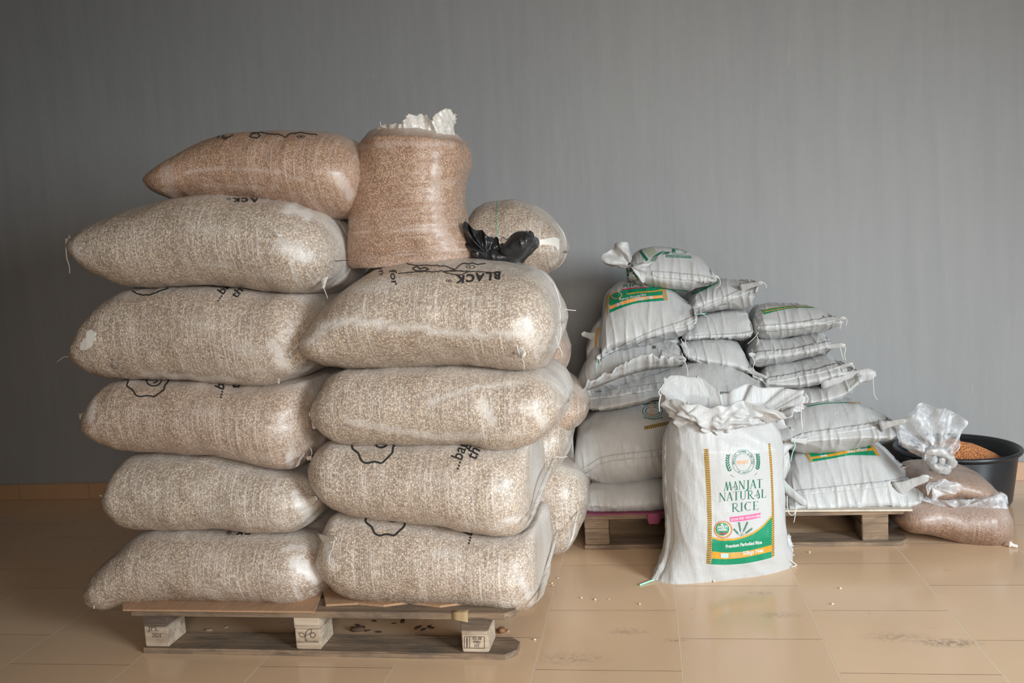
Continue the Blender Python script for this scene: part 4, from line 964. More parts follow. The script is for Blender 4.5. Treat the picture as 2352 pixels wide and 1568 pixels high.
W5, V5 = rice('white rice bag mostly hidden with a yellow edged stripe down its left end', .22, .45, [(1343, 860), (1348, 800), (1362, 755), (1380, 738), (1430, 735), (1500, 740), (1550, 760), (1565, 790)], [(1343, 860), (1350, 880), (1375, 878), (1420, 870), (1480, 860), (1530, 840), (1555, 815), (1565, 790)], seed=64, pin=.2, b=.1)
W6, V6 = rice("big white rice bag with green and orange label, directly below the knotted bag", .10, .50, [(1372, 822), (1379, 770), (1380, 720), (1387, 682), (1403, 665), (1430, 650), (1470, 646), (1515, 650), (1552, 664), (1580, 688), (1601, 722)], [(1372, 822), (1387, 824), (1409, 812), (1440, 806), (1474, 800), (1510, 790), (1540, 782), (1561, 776), (1580, 762), (1595, 742), (1601, 722)], seed=65, pin=.35, b=.24, t0=-.5, pt=.29)
W8, V8 = rice("tilted white rice bag at the upper right of the big labelled bag", .26, .42, [(1583, 715), (1586, 690), (1600, 668), (1642, 650), (1667, 643), (1690, 645), (1716, 647), (1735, 645), (1746, 648)], [(1583, 715), (1596, 724), (1641, 716), (1678, 711), (1715, 709), (1729, 704), (1737, 685), (1742, 667), (1746, 648)], seed=66, pin=.35, b=.12, t0=0)
W9, V9 = rice("small plump white rice bag squeezed right below the tilted white bag", .24, .42, [(1568, 770), (1580, 748), (1603, 727), (1645, 718), (1694, 713), (1718, 714), (1729, 732), (1732, 758)], [(1568, 770), (1585, 775), (1603, 777), (1640, 780), (1668, 781), (1700, 781), (1722, 779), (1732, 758)], seed=67, pin=.5, b=.11, t0=-.55)
W10, V10 = rice('white rice bag sloping down to the right in the middle of the white pile', .17, .45, [(1563, 784), (1572, 778), (1603, 774), (1645, 775), (1684, 781), (1710, 797), (1725, 824), (1742, 852), (1755, 867)], [(1563, 784), (1567, 800), (1578, 822), (1603, 835), (1635, 845), (1668, 851), (1700, 857), (1732, 863), (1755, 867)], seed=68, pin=.45, b=.13, t0=-.3)
W11, V11 = rice("white rice bag with green striped edge, topmost of the right hand white column", .27, .40, [(1736, 750), (1743, 722), (1758, 706), (1790, 701), (1830, 700), (1871, 703), (1904, 714), (1926, 727), (1940, 733)], [(1736, 750), (1745, 768), (1757, 776), (1797, 777), (1830, 773), (1862, 768), (1898, 760), (1922, 745), (1940, 733)], seed=69, pin=.55, b=.12, t0=-.1, pt=.40)
W12, V12 = rice('plain white rice bag second from the top of the right hand white column', .25, .42, [(1726, 820), (1733, 795), (1745, 780), (1797, 777), (1830, 773), (1862, 767), (1896, 762), (1908, 776), (1916, 790)], [(1726, 820), (1735, 832), (1750, 838), (1797, 835), (1830, 829), (1862, 821), (1890, 813), (1908, 806), (1916, 790)], seed=70, pin=.55, b=.12, t0=-.1)
W13, V13 = rice("plain white rice bag third from top of the right hand white column", .22, .45, [(1757, 874), (1763, 850), (1790, 836), (1830, 830), (1862, 822), (1890, 815), (1912, 812), (1934, 826), (1948, 840)], [(1757, 874), (1775, 885), (1797, 891), (1829, 892), (1862, 887), (1894, 879), (1920, 867), (1940, 855), (1948, 840)], seed=71, pin=.5, b=.14, t0=-.25)
W14, V14 = rice("slack white rice bag, its loose flap and long thread pointing right", .20, .48, [(1740, 900), (1760, 892), (1800, 892), (1830, 890), (1862, 887), (1894, 878), (1930, 862), (1960, 850), (1985, 852)], [(1740, 900), (1770, 925), (1800, 930), (1852, 930), (1894, 925), (1934, 919), (1955, 900), (1972, 875), (1985, 852)], seed=72, pin=.3, b=.12)
W15, V15 = rice("full pillow shaped white rice bag with ruffled hem, second lowest at the pile's right", .02, .46, [(1778, 985), (1800, 955), (1849, 932), (1880, 925), (1912, 922), (1975, 923), (2013, 935), (2045, 952), (2074, 970)], [(1778, 985), (1800, 1015), (1823, 1030), (1850, 1038), (1883, 1039), (1941, 1033), (1998, 1024), (2041, 1006), (2074, 970)], seed=73, pin=.62, b=.16, t0=-.15)
W16, V16 = rice("large white rice bag with green and yellow band, lowest at the pile's right", .0, .52, [(1803, 1130), (1808, 1095), (1826, 1055), (1850, 1038), (1900, 1028), (1960, 1018), (2020, 1014), (2056, 1040), (2093, 1072), (2128, 1092)], [(1803, 1130), (1812, 1150), (1855, 1163), (1912, 1164), (1998, 1160), (2050, 1154), (2085, 1146), (2110, 1130), (2128, 1092)], seed=74, pin=.4, b=.20, t0=-.55, pt=.16)
W17, V17 = rice('white rice bag edge showing behind the bottom right bag beside the black basin', .26, .5, [(1850, 1060), (1900, 1020), (1960, 1000), (2010, 1002), (2040, 1022), (2075, 1055), (2092, 1080), (2100, 1100)], [(1850, 1060), (1870, 1110), (1920, 1120), (1980, 1120), (2040, 1118), (2080, 1115), (2095, 1110), (2100, 1100)], seed=75, pin=.3, b=.12)
W18, V18 = rice("white rice bag whose tied corner pokes out just right of the standing bag", .10, .5, [(1700, 1090), (1710, 1030), (1740, 995), (1775, 985), (1800, 992), (1810, 1010), (1813, 1030)], [(1700, 1090), (1710, 1140), (1740, 1160), (1775, 1158), (1800, 1140), (1810, 1080), (1813, 1030)], seed=76, pin=.2, b=.1)

hem(W2, [(1318, 1078), (1342, 1072), (1380, 1050), (1420, 1042), (1480, 1036), (1540, 1030)], V2, 15, 2, stitch=False)
hem(W3, [(1303, 912), (1340, 905), (1400, 898), (1450, 890), (1500, 882), (1540, 876)], V3, 15, 3)
ribbon(W4, 'loose_flap', [np.array(at(x, y, 3.33)) for x, y in ((1322, 905), (1380, 885), (1440, 862), (1500, 848), (1540, 844), (1572, 835))], [np.array(at(x, y, 3.27)) for x, y in ((1330, 890), (1385, 862), (1440, 832), (1495, 812), (1530, 822), (1574, 826))], MR, .002, .03, 0, 4, 80)
hem(W6, [(1374, 822), (1400, 806), (1430, 792), (1474, 770), (1520, 752), (1564, 738), (1600, 724)], V6, 15, 6)
hem(W8, [(1594, 712), (1620, 700), (1650, 688), (1690, 670), (1720, 658), (1744, 648)], V8, 15, 8)
hem(W9, [(1574, 772), (1600, 770), (1640, 768), (1690, 766), (1728, 760)], V9, 15, 9, stitch=False)
hem(W10, [(1575, 812), (1610, 830), (1650, 843), (1690, 852), (1730, 860), (1755, 867)], V10, 15, 10)
hem(W11, [(1740, 758), (1765, 760), (1800, 757), (1850, 751), (1900, 742), (1938, 733)], V11, 14, 11, up=True)
hem(W12, [(1728, 822), (1755, 820), (1800, 817), (1850, 808), (1890, 800), (1914, 790)], V12, 14, 12, up=True)
hem(W13, [(1760, 880), (1790, 877), (1840, 867), (1890, 857), (1925, 846), (1947, 838)], V13, 14, 13, up=True)
hem(W15, [(1823, 1012), (1860, 1006), (1910, 998), (1970, 990), (2020, 982), (2073, 968)], V15, 14, 15, up=True)
hem(W16, [(1812, 1140), (1850, 1137), (1920, 1130), (2000, 1122), (2060, 1114), (2110, 1104)], V16, 14, 16, up=True)
def wear(P, p, q, w, Y, sd, flat=.3, nm='tied_corner'):
    dx, dy = q[0]-p[0], q[1]-p[1]; ear(P, at(p[0]-dx*.9, p[1]-dy*.9, Y+.04), at(*q, Y), w*1.1, MR, sd, nm, flat)
wear(W2, (1336, 1080), (1290, 1066), .022, 3.27, 1); wear(W3, (1330, 906), (1302, 912), .020, 3.36, 2); wear(W4, (1545, 822), (1576, 826), .022, 3.30, 3)
wear(W6, (1386, 812), (1371, 824), .014, 3.37, 4); wear(W8, (1725, 655), (1752, 648), .016, 3.52, 5); wear(W11, (1915, 733), (1941, 731), .015, 3.54, 6)
wear(W12, (1900, 796), (1942, 792), .016, 3.52, 7); wear(W12, (1738, 818), (1720, 812), .014, 3.52, 7.5); wear(W13, (1925, 845), (1959, 834), .014, 3.5, 8)
wear(W14, (1945, 868), (2012, 858), .045, 3.50, 9); wear(W15, (2050, 972), (2082, 965), .018, 3.28, 10); wear(W15, (1835, 1012), (1816, 1010), .014, 3.26, 10.5)
wear(W16, (2095, 1110), (2134, 1093), .028, 3.27, 11); wear(W16, (1816, 1130), (1852, 1160), .026, 3.24, 12); wear(W18, (1800, 990), (1822, 1012), .035, 3.33, 13); wear(W18, (1810, 1020), (1786, 1048), .03, 3.30, 14)
wear(W10, (1738, 858), (1762, 868), .012, 3.42, 15); wear(W5, (1352, 770), (1336, 766), .02, 3.5, 16)
ribbon(W2, 'end_flap', [np.array(at(x, y, 3.32)) for x, y in ((1322, 975), (1316, 1010), (1318, 1045), (1330, 1076))], [np.array(at(x, y, 3.36)) for x, y in ((1308, 978), (1300, 1010), (1299, 1050), (1316, 1070))], MR, .002, .012, 0, 8, 40)
def rth(P, lst, Y, m=MTH, r=.0018): threads(P, lst, Y, m, r)
rth(W3, [[(1305, 910), (1300, 907), (1297, 905)]], 3.35, MTG); rth(W4, [[(1572, 828), (1578, 845), (1580, 862), (1579, 858)]], 3.27)
rth(W6, [[(1376, 824), (1378, 832), (1381, 838)]], 3.34); rth(W6, [[(1372, 826), (1370, 840), (1371, 860), (1370, 868)]], 3.34, MTG); rth(W6, [[(1600, 723), (1612, 720), (1624, 727)], [(1610, 721), (1622, 719)]], 3.36, MTG)
rth(W8, [[(1750, 648), (1758, 652), (1761, 662)]], 3.5); rth(W11, [[(1930, 730), (1938, 728), (1945, 735), (1943, 748)], [(1928, 733), (1932, 744), (1929, 755)], [(1742, 762), (1733, 775), (1717, 790)], [(1738, 772), (1742, 782), (1738, 792)]], 3.5)
rth(W12, [[(1936, 795), (1942, 800), (1940, 815), (1943, 828)], [(1724, 815), (1733, 830), (1730, 845), (1742, 862), (1745, 866)], [(1930, 798), (1934, 815), (1938, 826)]], 3.47)
rth(W9, [[(1564, 778), (1570, 790), (1580, 800), (1582, 825)], [(1574, 780), (1576, 800), (1582, 812)]], 3.42)
rth(W13, [[(1957, 836), (1962, 846), (1957, 852)]], 3.48); rth(W14, [[(2005, 860), (2006, 880), (2008, 905), (2015, 918)]], 3.48); rth(W14, [[(1957, 885), (1956, 895), (1957, 903)]], 3.48, MTG)
rth(W15, [[(1824, 1012), (1826, 1025), (1820, 1040), (1816, 1060)]], 3.22, MTG, .0026); rth(W18, [[(1800, 1043), (1802, 1060), (1799, 1085)]], 3.26); 
rth(W16, [[(1786, 1110), (1796, 1110), (1806, 1120), (1806, 1128)]], 3.2, MTG, .0024); rth(W16, [[(1808, 1138), (1808, 1160), (1812, 1178), (1822, 1182), (1830, 1165)], [(1828, 1165), (1826, 1185), (1823, 1200)]], 3.2, MTH, .0022)
rth(W16, [[(2136, 1096), (2142, 1098)]], 3.26); rth(W8, [[(1722, 646), (1719, 640)]], 3.6)

# the knotted bag on top
W7, V7 = bag('rice_bag', 'small white rice bag with a knotted white neck, topmost of the white pile', GW, FB, .20, .36,
    [(1436, 625), (1446, 594), (1465, 576), (1500, 568), (1547, 570), (1581, 577), (1612, 592), (1629, 609), (1640, 628), (1648, 640)],
    [(1436, 625), (1440, 645), (1465, 655), (1491, 661), (1519, 665), (1547, 669), (1584, 671), (1603, 664), (1630, 654), (1648, 640)], b=.15, m=MR, style='rice', seed=80, kt=.75, pin=.25, t0=-.4, part='bag_body', cat='rice bag')
fan(W7, 'knotted_neck', [(1446, 613), (1430, 615), (1410, 614), (1388, 604), (1382, 592), (1398, 577), (1410, 568), (1412, 557), (1426, 556), (1441, 556), (1446, 572), (1451, 590), (1452, 608)], (1450, 612), 3.50, MR, .018, .05, 3, 1)
fan(W7, 'gathered_cloth', [(1452, 612), (1470, 604), (1490, 603), (1500, 600), (1492, 615), (1484, 632), (1478, 650), (1470, 638), (1460, 625), (1450, 614)], (1448, 613), 3.46, MR, .010, .02, 4, 2)
tube('thread', [at(1444, 607, 3.46), at(1449, 604, 3.44), at(1454, 609, 3.45), at(1450, 617, 3.46)], .004, plain('dark_thread', (.1, .1, .09), .8), W7)
rth(W7, [[(1640, 640), (1648, 634), (1654, 645), (1653, 655), (1645, 662)], [(1644, 640), (1645, 632), (1650, 640)]], 3.46)
hem(W7, [(1498, 622), (1530, 624), (1570, 628), (1610, 632), (1642, 640)], V7, 15, 7, stitch=False)

# prints on the rice bags
def hatch(p, a, b_, n, w0, w1, m1=MYE, m2=MBL, lift=.0012):
    """striped border between edge polylines a and b"""
    p.band(a, b_, m1, lift, 40, 4)
    def sm(P, t):
        P = np.array(P, float); c = np.concatenate(([0], np.cumsum(np.hypot(*np.diff(P, axis=0).T)))); c /= c[-1]
        return np.array([pchip(c, P[:, j], t) for j in (0, 1)]).T
    t = (np.arange(n)+.5)/n; A = sm(a, t); B = sm(b_, np.clip(t+w0, 0, 1))
    for i in range(n): p.stroke([tuple(A[i]*.96+B[i]*.04), tuple(A[i]*.04+B[i]*.96)], w1, m2, lift+.0007)
p = Print(V6)
p.band([(1396, 680), (1430, 667), (1470, 660), (1528, 657)], [(1396, 700), (1430, 690), (1470, 683), (1528, 672)], MGR)
hatch(p, [(1401, 673), (1398, 698), (1396, 722)], [(1394, 676), (1393, 702), (1395, 723)], 14, .02, 2, MKH, MYE)
p.band([(1401, 703), (1430, 692), (1470, 682), (1521, 678)], [(1400, 711), (1430, 700), (1470, 690), (1521, 684)], MOR, .0018)
p.band([(1401, 698), (1430, 686), (1470, 675), (1521, 669)], [(1401, 703), (1430, 692), (1470, 682), (1521, 678)], MGR, .0014)
p.band([(1400, 711), (1430, 700), (1470, 690), (1521, 684)], [(1400, 719), (1430, 706), (1470, 695), (1528, 690)], MGR, .0018)
p.band([(1440, 674), (1470, 670), (1500, 668), (1520, 664)], [(1440, 677), (1470, 673), (1500, 671), (1520, 668)], MYE, .0022)
p.band([(1520, 664), (1524, 664), (1529, 664)], [(1525, 690), (1530, 690), (1534, 689)], MKH, .0024, 6, 8)
p.ell(1416, 678, 13, 8.5, MOR, .0022, inner=.84); p.ell(1416, 678, 9, 5.5, MGR, .0022)
p.text('Premium Parboiled Rice', 1422, 691, 6.4, 8, MWH, (1, -.2), (0, -1), lift=.0028, bold=.02); p.text('25kgs Net', 1458, 690, 10, 8.5, MWH, (1, -.12), (0, -1), lift=.0028, bold=.04)
p.band([(1416, 697), (1426, 694)], [(1417, 704), (1427, 701)], MWH, .0026, 4, 3)
p.band([(1428, 664), (1460, 660), (1489, 659)], [(1427, 667), (1460, 663), (1489, 661)], MRD, .002)
p.text('RICE', 1430, 661, 24, 11, MINKG, (1, -.05), (.1, -1), lift=.0028)
for a in (-2.2, -1.7, -1.3, -.8): p.stroke([(1449, 672), (1449+11*math.cos(a), 672+7*math.sin(a))], 1.3, MINKG, .0026)
p.done(W6)
p = Print(V2)
p.ell(1499, 944, 24, 14.5, MINKG, inner=.93); p.ell(1499, 944, 17, 10, MINKG, inner=.90); p.text('MANJAT', 1494, 953, 8, 8, MOR, (.05, -1), (1, .1), bold=.04)
for sx_, sy_ in ((0, -1), (0, 1)):
    for i in range(9): leaf(p, 1478+i*5, 944+sy_*(14+3.5*math.sin(i/8*math.pi)), .3*sy_, 5, 1.6, MINKG, 6, True)
p.text('NATU', 1540, 928, 22, 14, MINKG, (.1, 1), (1, .1)); hatch(p, [(1479, 979), (1505, 973), (1540, 967)], [(1480, 987), (1505, 982), (1540, 974)], 14, .03, 2.4)
p.done(W2)
p = Print(V5); hatch(p, [(1378, 750), (1372, 780), (1369, 820)], [(1370, 755), (1366, 785), (1367, 822)], 18, .02, 1.4, MYE, MKH); p.done(W5)
p = Print(V4); hatch(p, [(1497, 794), (1498, 802)], [(1506, 793), (1507, 800)], 4, .02, 1.6); p.done(W4)
p = Print(V16)
p.band([(1851, 1041), (1900, 1036), (1960, 1028), (2003, 1022)], [(1862, 1061), (1910, 1053), (1960, 1045), (2020, 1046)], MGR)
p.band([(1858, 1050), (1910, 1042), (1960, 1033), (2010, 1028)], [(1860, 1055), (1910, 1048), (1960, 1039), (2012, 1034)], MYE, .0018)
p.band([(1846, 1038), (1856, 1037)], [(1862, 1062), (1868, 1061)], MKH, .0022, 6, 8); p.band([(1998, 1023), (2006, 1024)], [(2014, 1047), (2021, 1046)], MYE, .0022, 6, 8)
p.text('50kgs Net', 1992, 1029, 11, -9, MWH, (-1, .14), (0, -1), lift=.003, bold=.04); p.band([(1884, 1046), (1898, 1044)], [(1885, 1050), (1899, 1048)], MWH, .003, 4, 3); p.done(W16)
p = Print(V11); p.band([(1748, 713), (1790, 706), (1830, 702), (1868, 701)], [(1755, 722), (1790, 713), (1830, 707), (1876, 707)], MGR)
p.band([(1752, 716), (1790, 709), (1830, 704), (1872, 703)], [(1753, 718), (1790, 711), (1830, 705.5), (1874, 704.5)], MYE, .0018); p.band([(1742, 712), (1790, 704), (1830, 701)], [(1748, 713), (1790, 706), (1830, 702)], MKH, .0016); p.done(W11)
p = Print(V15); p.band([(1852, 932), (1900, 925), (1950, 923)], [(1856, 934), (1900, 927), (1950, 925)], MGR); p.band([(1950, 923), (1975, 924)], [(1950, 926), (1978, 927)], MKH); p.done(W15)
p = Print(V10); p.band([(1688, 782), (1705, 792), (1714, 798)], [(1694, 781), (1709, 788), (1718, 797)], MGR); p.done(W10)
p = Print(V8); p.band([(1588, 674), (1620, 660), (1650, 646)], [(1590, 677), (1620, 664), (1650, 649)], MGR); p.done(W8)
p = Print(V7)
p.band([(1466, 575), (1473, 574)], [(1484, 600), (1490, 596)], MINKG, .0016, 6, 10)
p.band([(1480, 573), (1500, 569)], [(1492, 592), (1512, 580)], MLG, .0014, 8, 8)
for k in range(5): p.stroke([(1494+k*2.5, 600), (1500+k*3, 590-k), (1515+k*3, 580-k)], 1., MINKG)
p.band([(1529, 585), (1560, 586), (1588, 587)], [(1529, 591), (1560, 592), (1588, 593)], MINKG, .0014)
for k in range(20): p.stroke([(1531+k*2.9, 586), (1532+k*2.9, 591.5)], .9, MWH, .002)
p.ell(1560, 578, 17, 7.5, MINKG, inner=.9); p.ell(1560, 578, 12, 5, MINKG, inner=.9); p.band([(1543, 571), (1549, 571)], [(1546, 579), (1552, 579)], MINKG, .002, 4, 4)
for k in range(7): p.stroke([(1522+k*2, 584), (1528+k*2, 578)], 1.1, MINKG)
hatch(p, [(1477, 641), (1485, 652), (1500, 658), (1520, 661)], [(1475, 649), (1487, 658), (1502, 664), (1520, 667)], 16, .01, 1.5)
p.band([(1520, 661), (1550, 664), (1580, 667)], [(1520, 668), (1550, 671), (1580, 672)], MGR); p.band([(1555, 666), (1566, 667)], [(1555, 670), (1566, 671)], MOR, .0018, 4, 3)
for k in range(9): leaf(p, 1438+k*3.3, 628+5*math.sin(k*1.3), .5+k, 8, 2, MINKG, 6)
p.text('NATU', 1450, 652, 14, 14, MINKG, (.8, -.4), (.3, -1)); p.done(W7)

# ------------------------------------------------------------------ the standing labelled rice bag
FS = Frame(.2, 3.045, .32)
SB, VS = vbag('rice_bag', "open white 50kgs rice bag with full green label, standing on the floor", None, FS, .0, .25,
    [(1494, 1336), (1512, 1306), (1527, 1268), (1533, 1215), (1531, 1150), (1529, 1080), (1530, 1030), (1535, 990), (1550, 965), (1566, 955)],
    [(1814, 1300), (1812, 1262), (1801, 1228), (1796, 1180), (1793, 1120), (1788, 1060), (1784, 1010), (1779, 975), (1772, 960), (1764, 950)], MR, 'rice', 90, ex=2.5, amp=.75, n=120, nv=140,
    dprof=lambda t: .78+.30*min(1, t*3.5)-.45*max(0, t-.8)/.2, cat='rice bag')
yb = 2.99
mouth(SB, 'open_mouth', [A_(1566, 985, 2.98), A_(1600, 1010, 2.95), A_(1640, 1012, 2.95), A_(1690, 985, 2.97), A_(1735, 968, 2.99), A_(1772, 965, 3.04), A_(1765, 955, 3.14), A_(1690, 945, 3.18), A_(1610, 945, 3.14), A_(1560, 955, 3.06)],
      [A_(1518, 905, 3.0), A_(1545, 915, 2.96), A_(1590, 925, 2.93), A_(1640, 935, 2.93), A_(1690, 925, 2.94), A_(1750, 935, 2.93), A_(1805, 950, 2.96), A_(1843, 935, 3.02), A_(1858, 898, 3.06), A_(1800, 892, 3.07), A_(1740, 882, 3.07), A_(1690, 888, 3.06), A_(1660, 906, 3.05), A_(1630, 884, 3.06), A_(1590, 860, 3.06), A_(1550, 862, 3.05), A_(1524, 880, 3.03)],
      MR, 5, puff=.010, amp=.022, folds=8, nr=44, n=200, crump=1)
ribbon(SB, 'side_seam', [np.array(at(x, y, d)) for x, y, d in ((1538, 985, 3.01), (1536, 1030, 2.99), (1537, 1100, 2.98), (1541, 1160, 2.975), (1545, 1215, 2.965), (1545, 1260, 2.96), (1530, 1300, 2.955), (1510, 1332, 2.95))],
       [np.array(at(x, y, d)) for x, y, d in ((1530, 985, 3.02), (1526, 1030, 3.0), (1526, 1100, 2.99), (1529, 1160, 2.985), (1530, 1215, 2.975), (1527, 1260, 2.97), (1513, 1300, 2.96), (1493, 1335, 2.955))], MR, .003, .006, 0, 2, 110)
tube('stitching', [at(x, y, d-.012) for x, y, d in ((1542, 1000, 2.99), (1541, 1060, 2.975), (1541, 1120, 2.97), (1546, 1190, 2.96), (1548, 1245, 2.955), (1535, 1290, 2.95), (1518, 1328, 2.945))], .0012, MSTI, SB, 5)
ribbon(SB, 'bottom_hem', [np.array(at(x, y, d)) for x, y, d in ((1806, 1235, 3.12), (1812, 1265, 3.115), (1812, 1295, 3.11))], [np.array(at(x, y, d)) for x, y, d in ((1812, 1222, 3.13), (1821, 1258, 3.12), (1819, 1296, 3.12))], MR, .003, .02, 0, 7, 60)
rth(SB, [[(1518, 905), (1514, 925), (1515, 945)], [(1518, 890), (1513, 900), (1516, 908)]], 2.95, MTH, .0024); rth(SB, [[(1842, 922), (1840, 950), (1843, 985)], [(1850, 905), (1856, 915), (1852, 925)]], 2.98, MTH, .0024)
tube('thread', [onfloor(1502, 1331, .006), onfloor(1485, 1337, .004), onfloor(1469, 1343, .003)], .003, MTG, SB); tube('thread', [onfloor(1814, 1286, .03), onfloor(1826, 1294, .01), onfloor(1829, 1298, .003), onfloor(1817, 1301, .003)], .0018, MTH, SB)
p = Print(VS, (1580, 1000), 4.9)
hatch(p, [(178, 150), (194, 400), (210, 700), (222, 1100), (216, 1250), (207, 1440)], [(232, 148), (248, 400), (262, 680), (270, 1000), (268, 1200), (258, 1445)], 62, .004, 9)
hatch(p, [(903, 92), (916, 250), (930, 450), (944, 900), (942, 1100), (945, 1368)], [(925, 88), (942, 250), (958, 550), (970, 900), (972, 1100), (972, 1362)], 50, -.010, 8)
p.ell(622, 296, 126, 139, MINKG, inner=.972, n=64); p.ell(622, 298, 92, 100, MINKG, inner=.965, n=56)
def ringtext(txt, a0, a1, r, size, flip=False):
    n = len(txt)
    for i, c in enumerate(txt):
        if c == ' ': continue
        a = math.radians(a0+(a1-a0)*i/(n-1)); x, y = 622+r*.91*math.cos(a), 297-r*math.sin(a)
        d = (math.sin(a), math.cos(a)) if not flip else (-math.sin(a), -math.cos(a)); u = (math.cos(a), -math.sin(a)) if not flip else (-math.cos(a), math.sin(a))
        p.text(c, x, y, size, size, MINKG, d, u, align='CENTER', bold=.015)
ringtext('MANJAT FARMS LIMITED', 188, -8, 108, 30); ringtext('* RC 1909532', 230, 305, 127, 22, True)
p.text('MANJAT', 548, 326, 37, 62, MOR, (1, -.09), (0, -1), bold=.0)
for sgn, cx in ((1, 0), (-1, 1)):
    for i in range(7):
        t = i/6
        if sgn == 1: bx, by = 445+40*t*t+6, 225+165*t
        else: bx, by = 783-2*math.sin(t*3)+10*math.sin(t*3.1), 215+155*t
        if sgn == 1: bx = 452-14*math.sin(t*2.6)+22*t*t
        leaf(p, bx, by+14, math.radians(-120 if sgn == 1 else -115)-.1, 34+6*t, 9, MINKG, 8, True); leaf(p, bx+4, by+14, math.radians(-62), 34+6*t, 8, MINKG, 8, True)
p.stroke([(480, 440), (500, 457), (526, 469)], 6, MINKG, w1=2); p.stroke([(775, 420), (760, 440), (738, 452)], 5, MINKG, w1=2)
serif(p, 'MaNJAT', 400, 622, 838, 585, 98, MINKG); serif(p, 'NATURaL', 352, 741, 880, 696, 95, MINKG); serif(p, 'RICE', 492, 859, 795, 832, 95, MINKG)
p.band([(470, 918), (640, 897), (817, 868)], [(475, 973), (645, 955), (820, 920)], MPK, .0016, 20, 4)
p.text('STONE FREE \u2022 RICH IN FIBRE', 483, 962, 26.8, 38, MWH, (.99, -.148), (0, -1), lift=.0026, bold=.02)
p.ell(395, 1057, 103, 98, MRD, .0014, inner=.95, n=48); p.ell(395, 1057, 95, 90, MYE, .0014, inner=.86, n=48); p.ell(395, 1055, 84, 78, MWH, .0016); p.ell(387, 1052, 78, 73, MGR, .002, n=40); p.ell(387, 1052, 60, 60, MWH, .0024, inner=.96)
p.text('MADE IN', 335, 1040, 28, 36, MWH, (1, -.05), (0, -1), lift=.003, bold=.05); p.text('NIGERIA', 340, 1072, 26, 36, MWH, (1, -.05), (0, -1), lift=.003, bold=.05)
p.ell(383, 1000, 12, 14, MWH, .003); p.band([(355, 1086), (395, 1096), (436, 1082)], [(358, 1104), (395, 1114), (440, 1098)], MRD, .003, 12, 3)
for bx, by, tx, ty in ((600, 1128, 575, 985), (602, 1128, 668, 980), (590, 1132, 522, 1058), (612, 1126, 716, 1050)):
    p.stroke([(bx, by), (tx, ty)], 3.4, MINKG, step=6)
    for i in range(8):
        t = .35+.62*i/7; x = bx+(tx-bx)*t; y = by+(ty-by)*t; a = math.atan2(ty-by, tx-bx)
        leaf(p, x, y, a+.5, 20, 4.5, MINKG, 5, i % 2 == 0, 2.5); leaf(p, x, y, a-.5, 20, 4.5, MINKG, 5, i % 2 == 1, 2.5)
top_ = [(274, 1158), (380, 1182), (480, 1180), (620, 1152), (740, 1102), (840, 1030), (945, 915)]
p.band([(x, y-22) for x, y in top_], top_, MYE, .0015, 40, 4)
p.band(top_, [(270, 1300), (380, 1312), (480, 1314), (600, 1306), (740, 1280), (840, 1256), (940, 1228)], MGR, .0018, 44, 22)
y1_ = [(270, 1300), (420, 1314), (600, 1306), (760, 1276), (940, 1228)]; y2_ = [(266, 1382), (420, 1388), (600, 1374), (760, 1344), (940, 1302)]
p.band(y1_, y2_, MYE, .0018, 44, 10); p.band(y2_, [(260, 1448), (420, 1452), (600, 1441), (760, 1416), (942, 1372)], MGR, .0018, 44, 10)
p.text('Premium Parboiled Rice', 424, 1264, 42, 52, MWH, (.992, -.122), (0, -1), lift=.0028, bold=.04)
p.text('50kgs Net', 617, 1346, 56, 62, MWH, (.985, -.17), (0, -1), lift=.0028, bold=.035)
p.band([(370, 1322), (457, 1324)], [(372, 1374), (455, 1374)], MWH, .0026, 8, 4); p.band([(390, 1332), (447, 1332)], [(390, 1366), (447, 1366)], MLB, .003, 8, 4)
p.stroke([(462, 1318), (608, 1310), (606, 1358), (462, 1368)], 3.5, MWH, .0026, closed=True)
for k in range(3): p.stroke([(478, 1330+k*12), (590, 1323+k*12)], 3, plain('faint', (.84, .58, .25), .5), .0026)
p.done(SB)

# ------------------------------------------------------------------ plastic bags of grain, basin
FT = Frame(1.0, 3.26, -.0)
T2, VT2 = bag('grain_bag', "clear plastic bag of tan grain lying flat on the floor beside the pallet", None, FT, -.02, .42,
    [(2050, 1190), (2060, 1165), (2090, 1145), (2140, 1140), (2200, 1142), (2260, 1138), (2300, 1140), (2318, 1170), (2325, 1215), (2328, 1250)],
    [(2050, 1190), (2062, 1207), (2085, 1218), (2113, 1224), (2150, 1234), (2199, 1245), (2250, 1255), (2285, 1260), (2315, 1257), (2328, 1250)], b=.10, seed=100, tint=1.7, part='bag_body', cat='bag of grain', kt=.8,
    slackf=lambda u, y, z, P: min(.95, max(0, .12+.8*z)+.75*max(0, (u-.55)/.45)+.15*nz(u*4, z*3, 7)))
fan(T2, 'folded_mouth', [(2085, 1165), (2095, 1145), (2130, 1140), (2180, 1146), (2240, 1142), (2290, 1130), (2317, 1142), (2310, 1160), (2290, 1170)], (2190, 1165), 3.30, MCLEAR, .02, .05, 5, 4)
ear(T2, at(2318, 1250, 3.25), at(2338, 1255, 3.24), .012, MEAR, 30)
T1, VT1 = bag('grain_bag', "knotted clear plastic bag of tan grain in front of the black basin", None, FT, .03, .34,
    [(2078, 1095), (2090, 1078), (2120, 1072), (2160, 1072), (2190, 1073), (2230, 1080), (2265, 1096), (2288, 1120), (2297, 1137)],
    [(2078, 1095), (2082, 1125), (2110, 1142), (2150, 1146), (2190, 1140), (2225, 1142), (2260, 1148), (2285, 1148), (2297, 1137)], b=.13, seed=101, tint=1.6, part='bag_body', cat='bag of grain', kt=.7,
    slackf=lambda u, y, z, P: min(.9, .28+.3*max(0, z)+.35*max(0, -u-.2)+.35*nz(u*3, z*2, 3)))
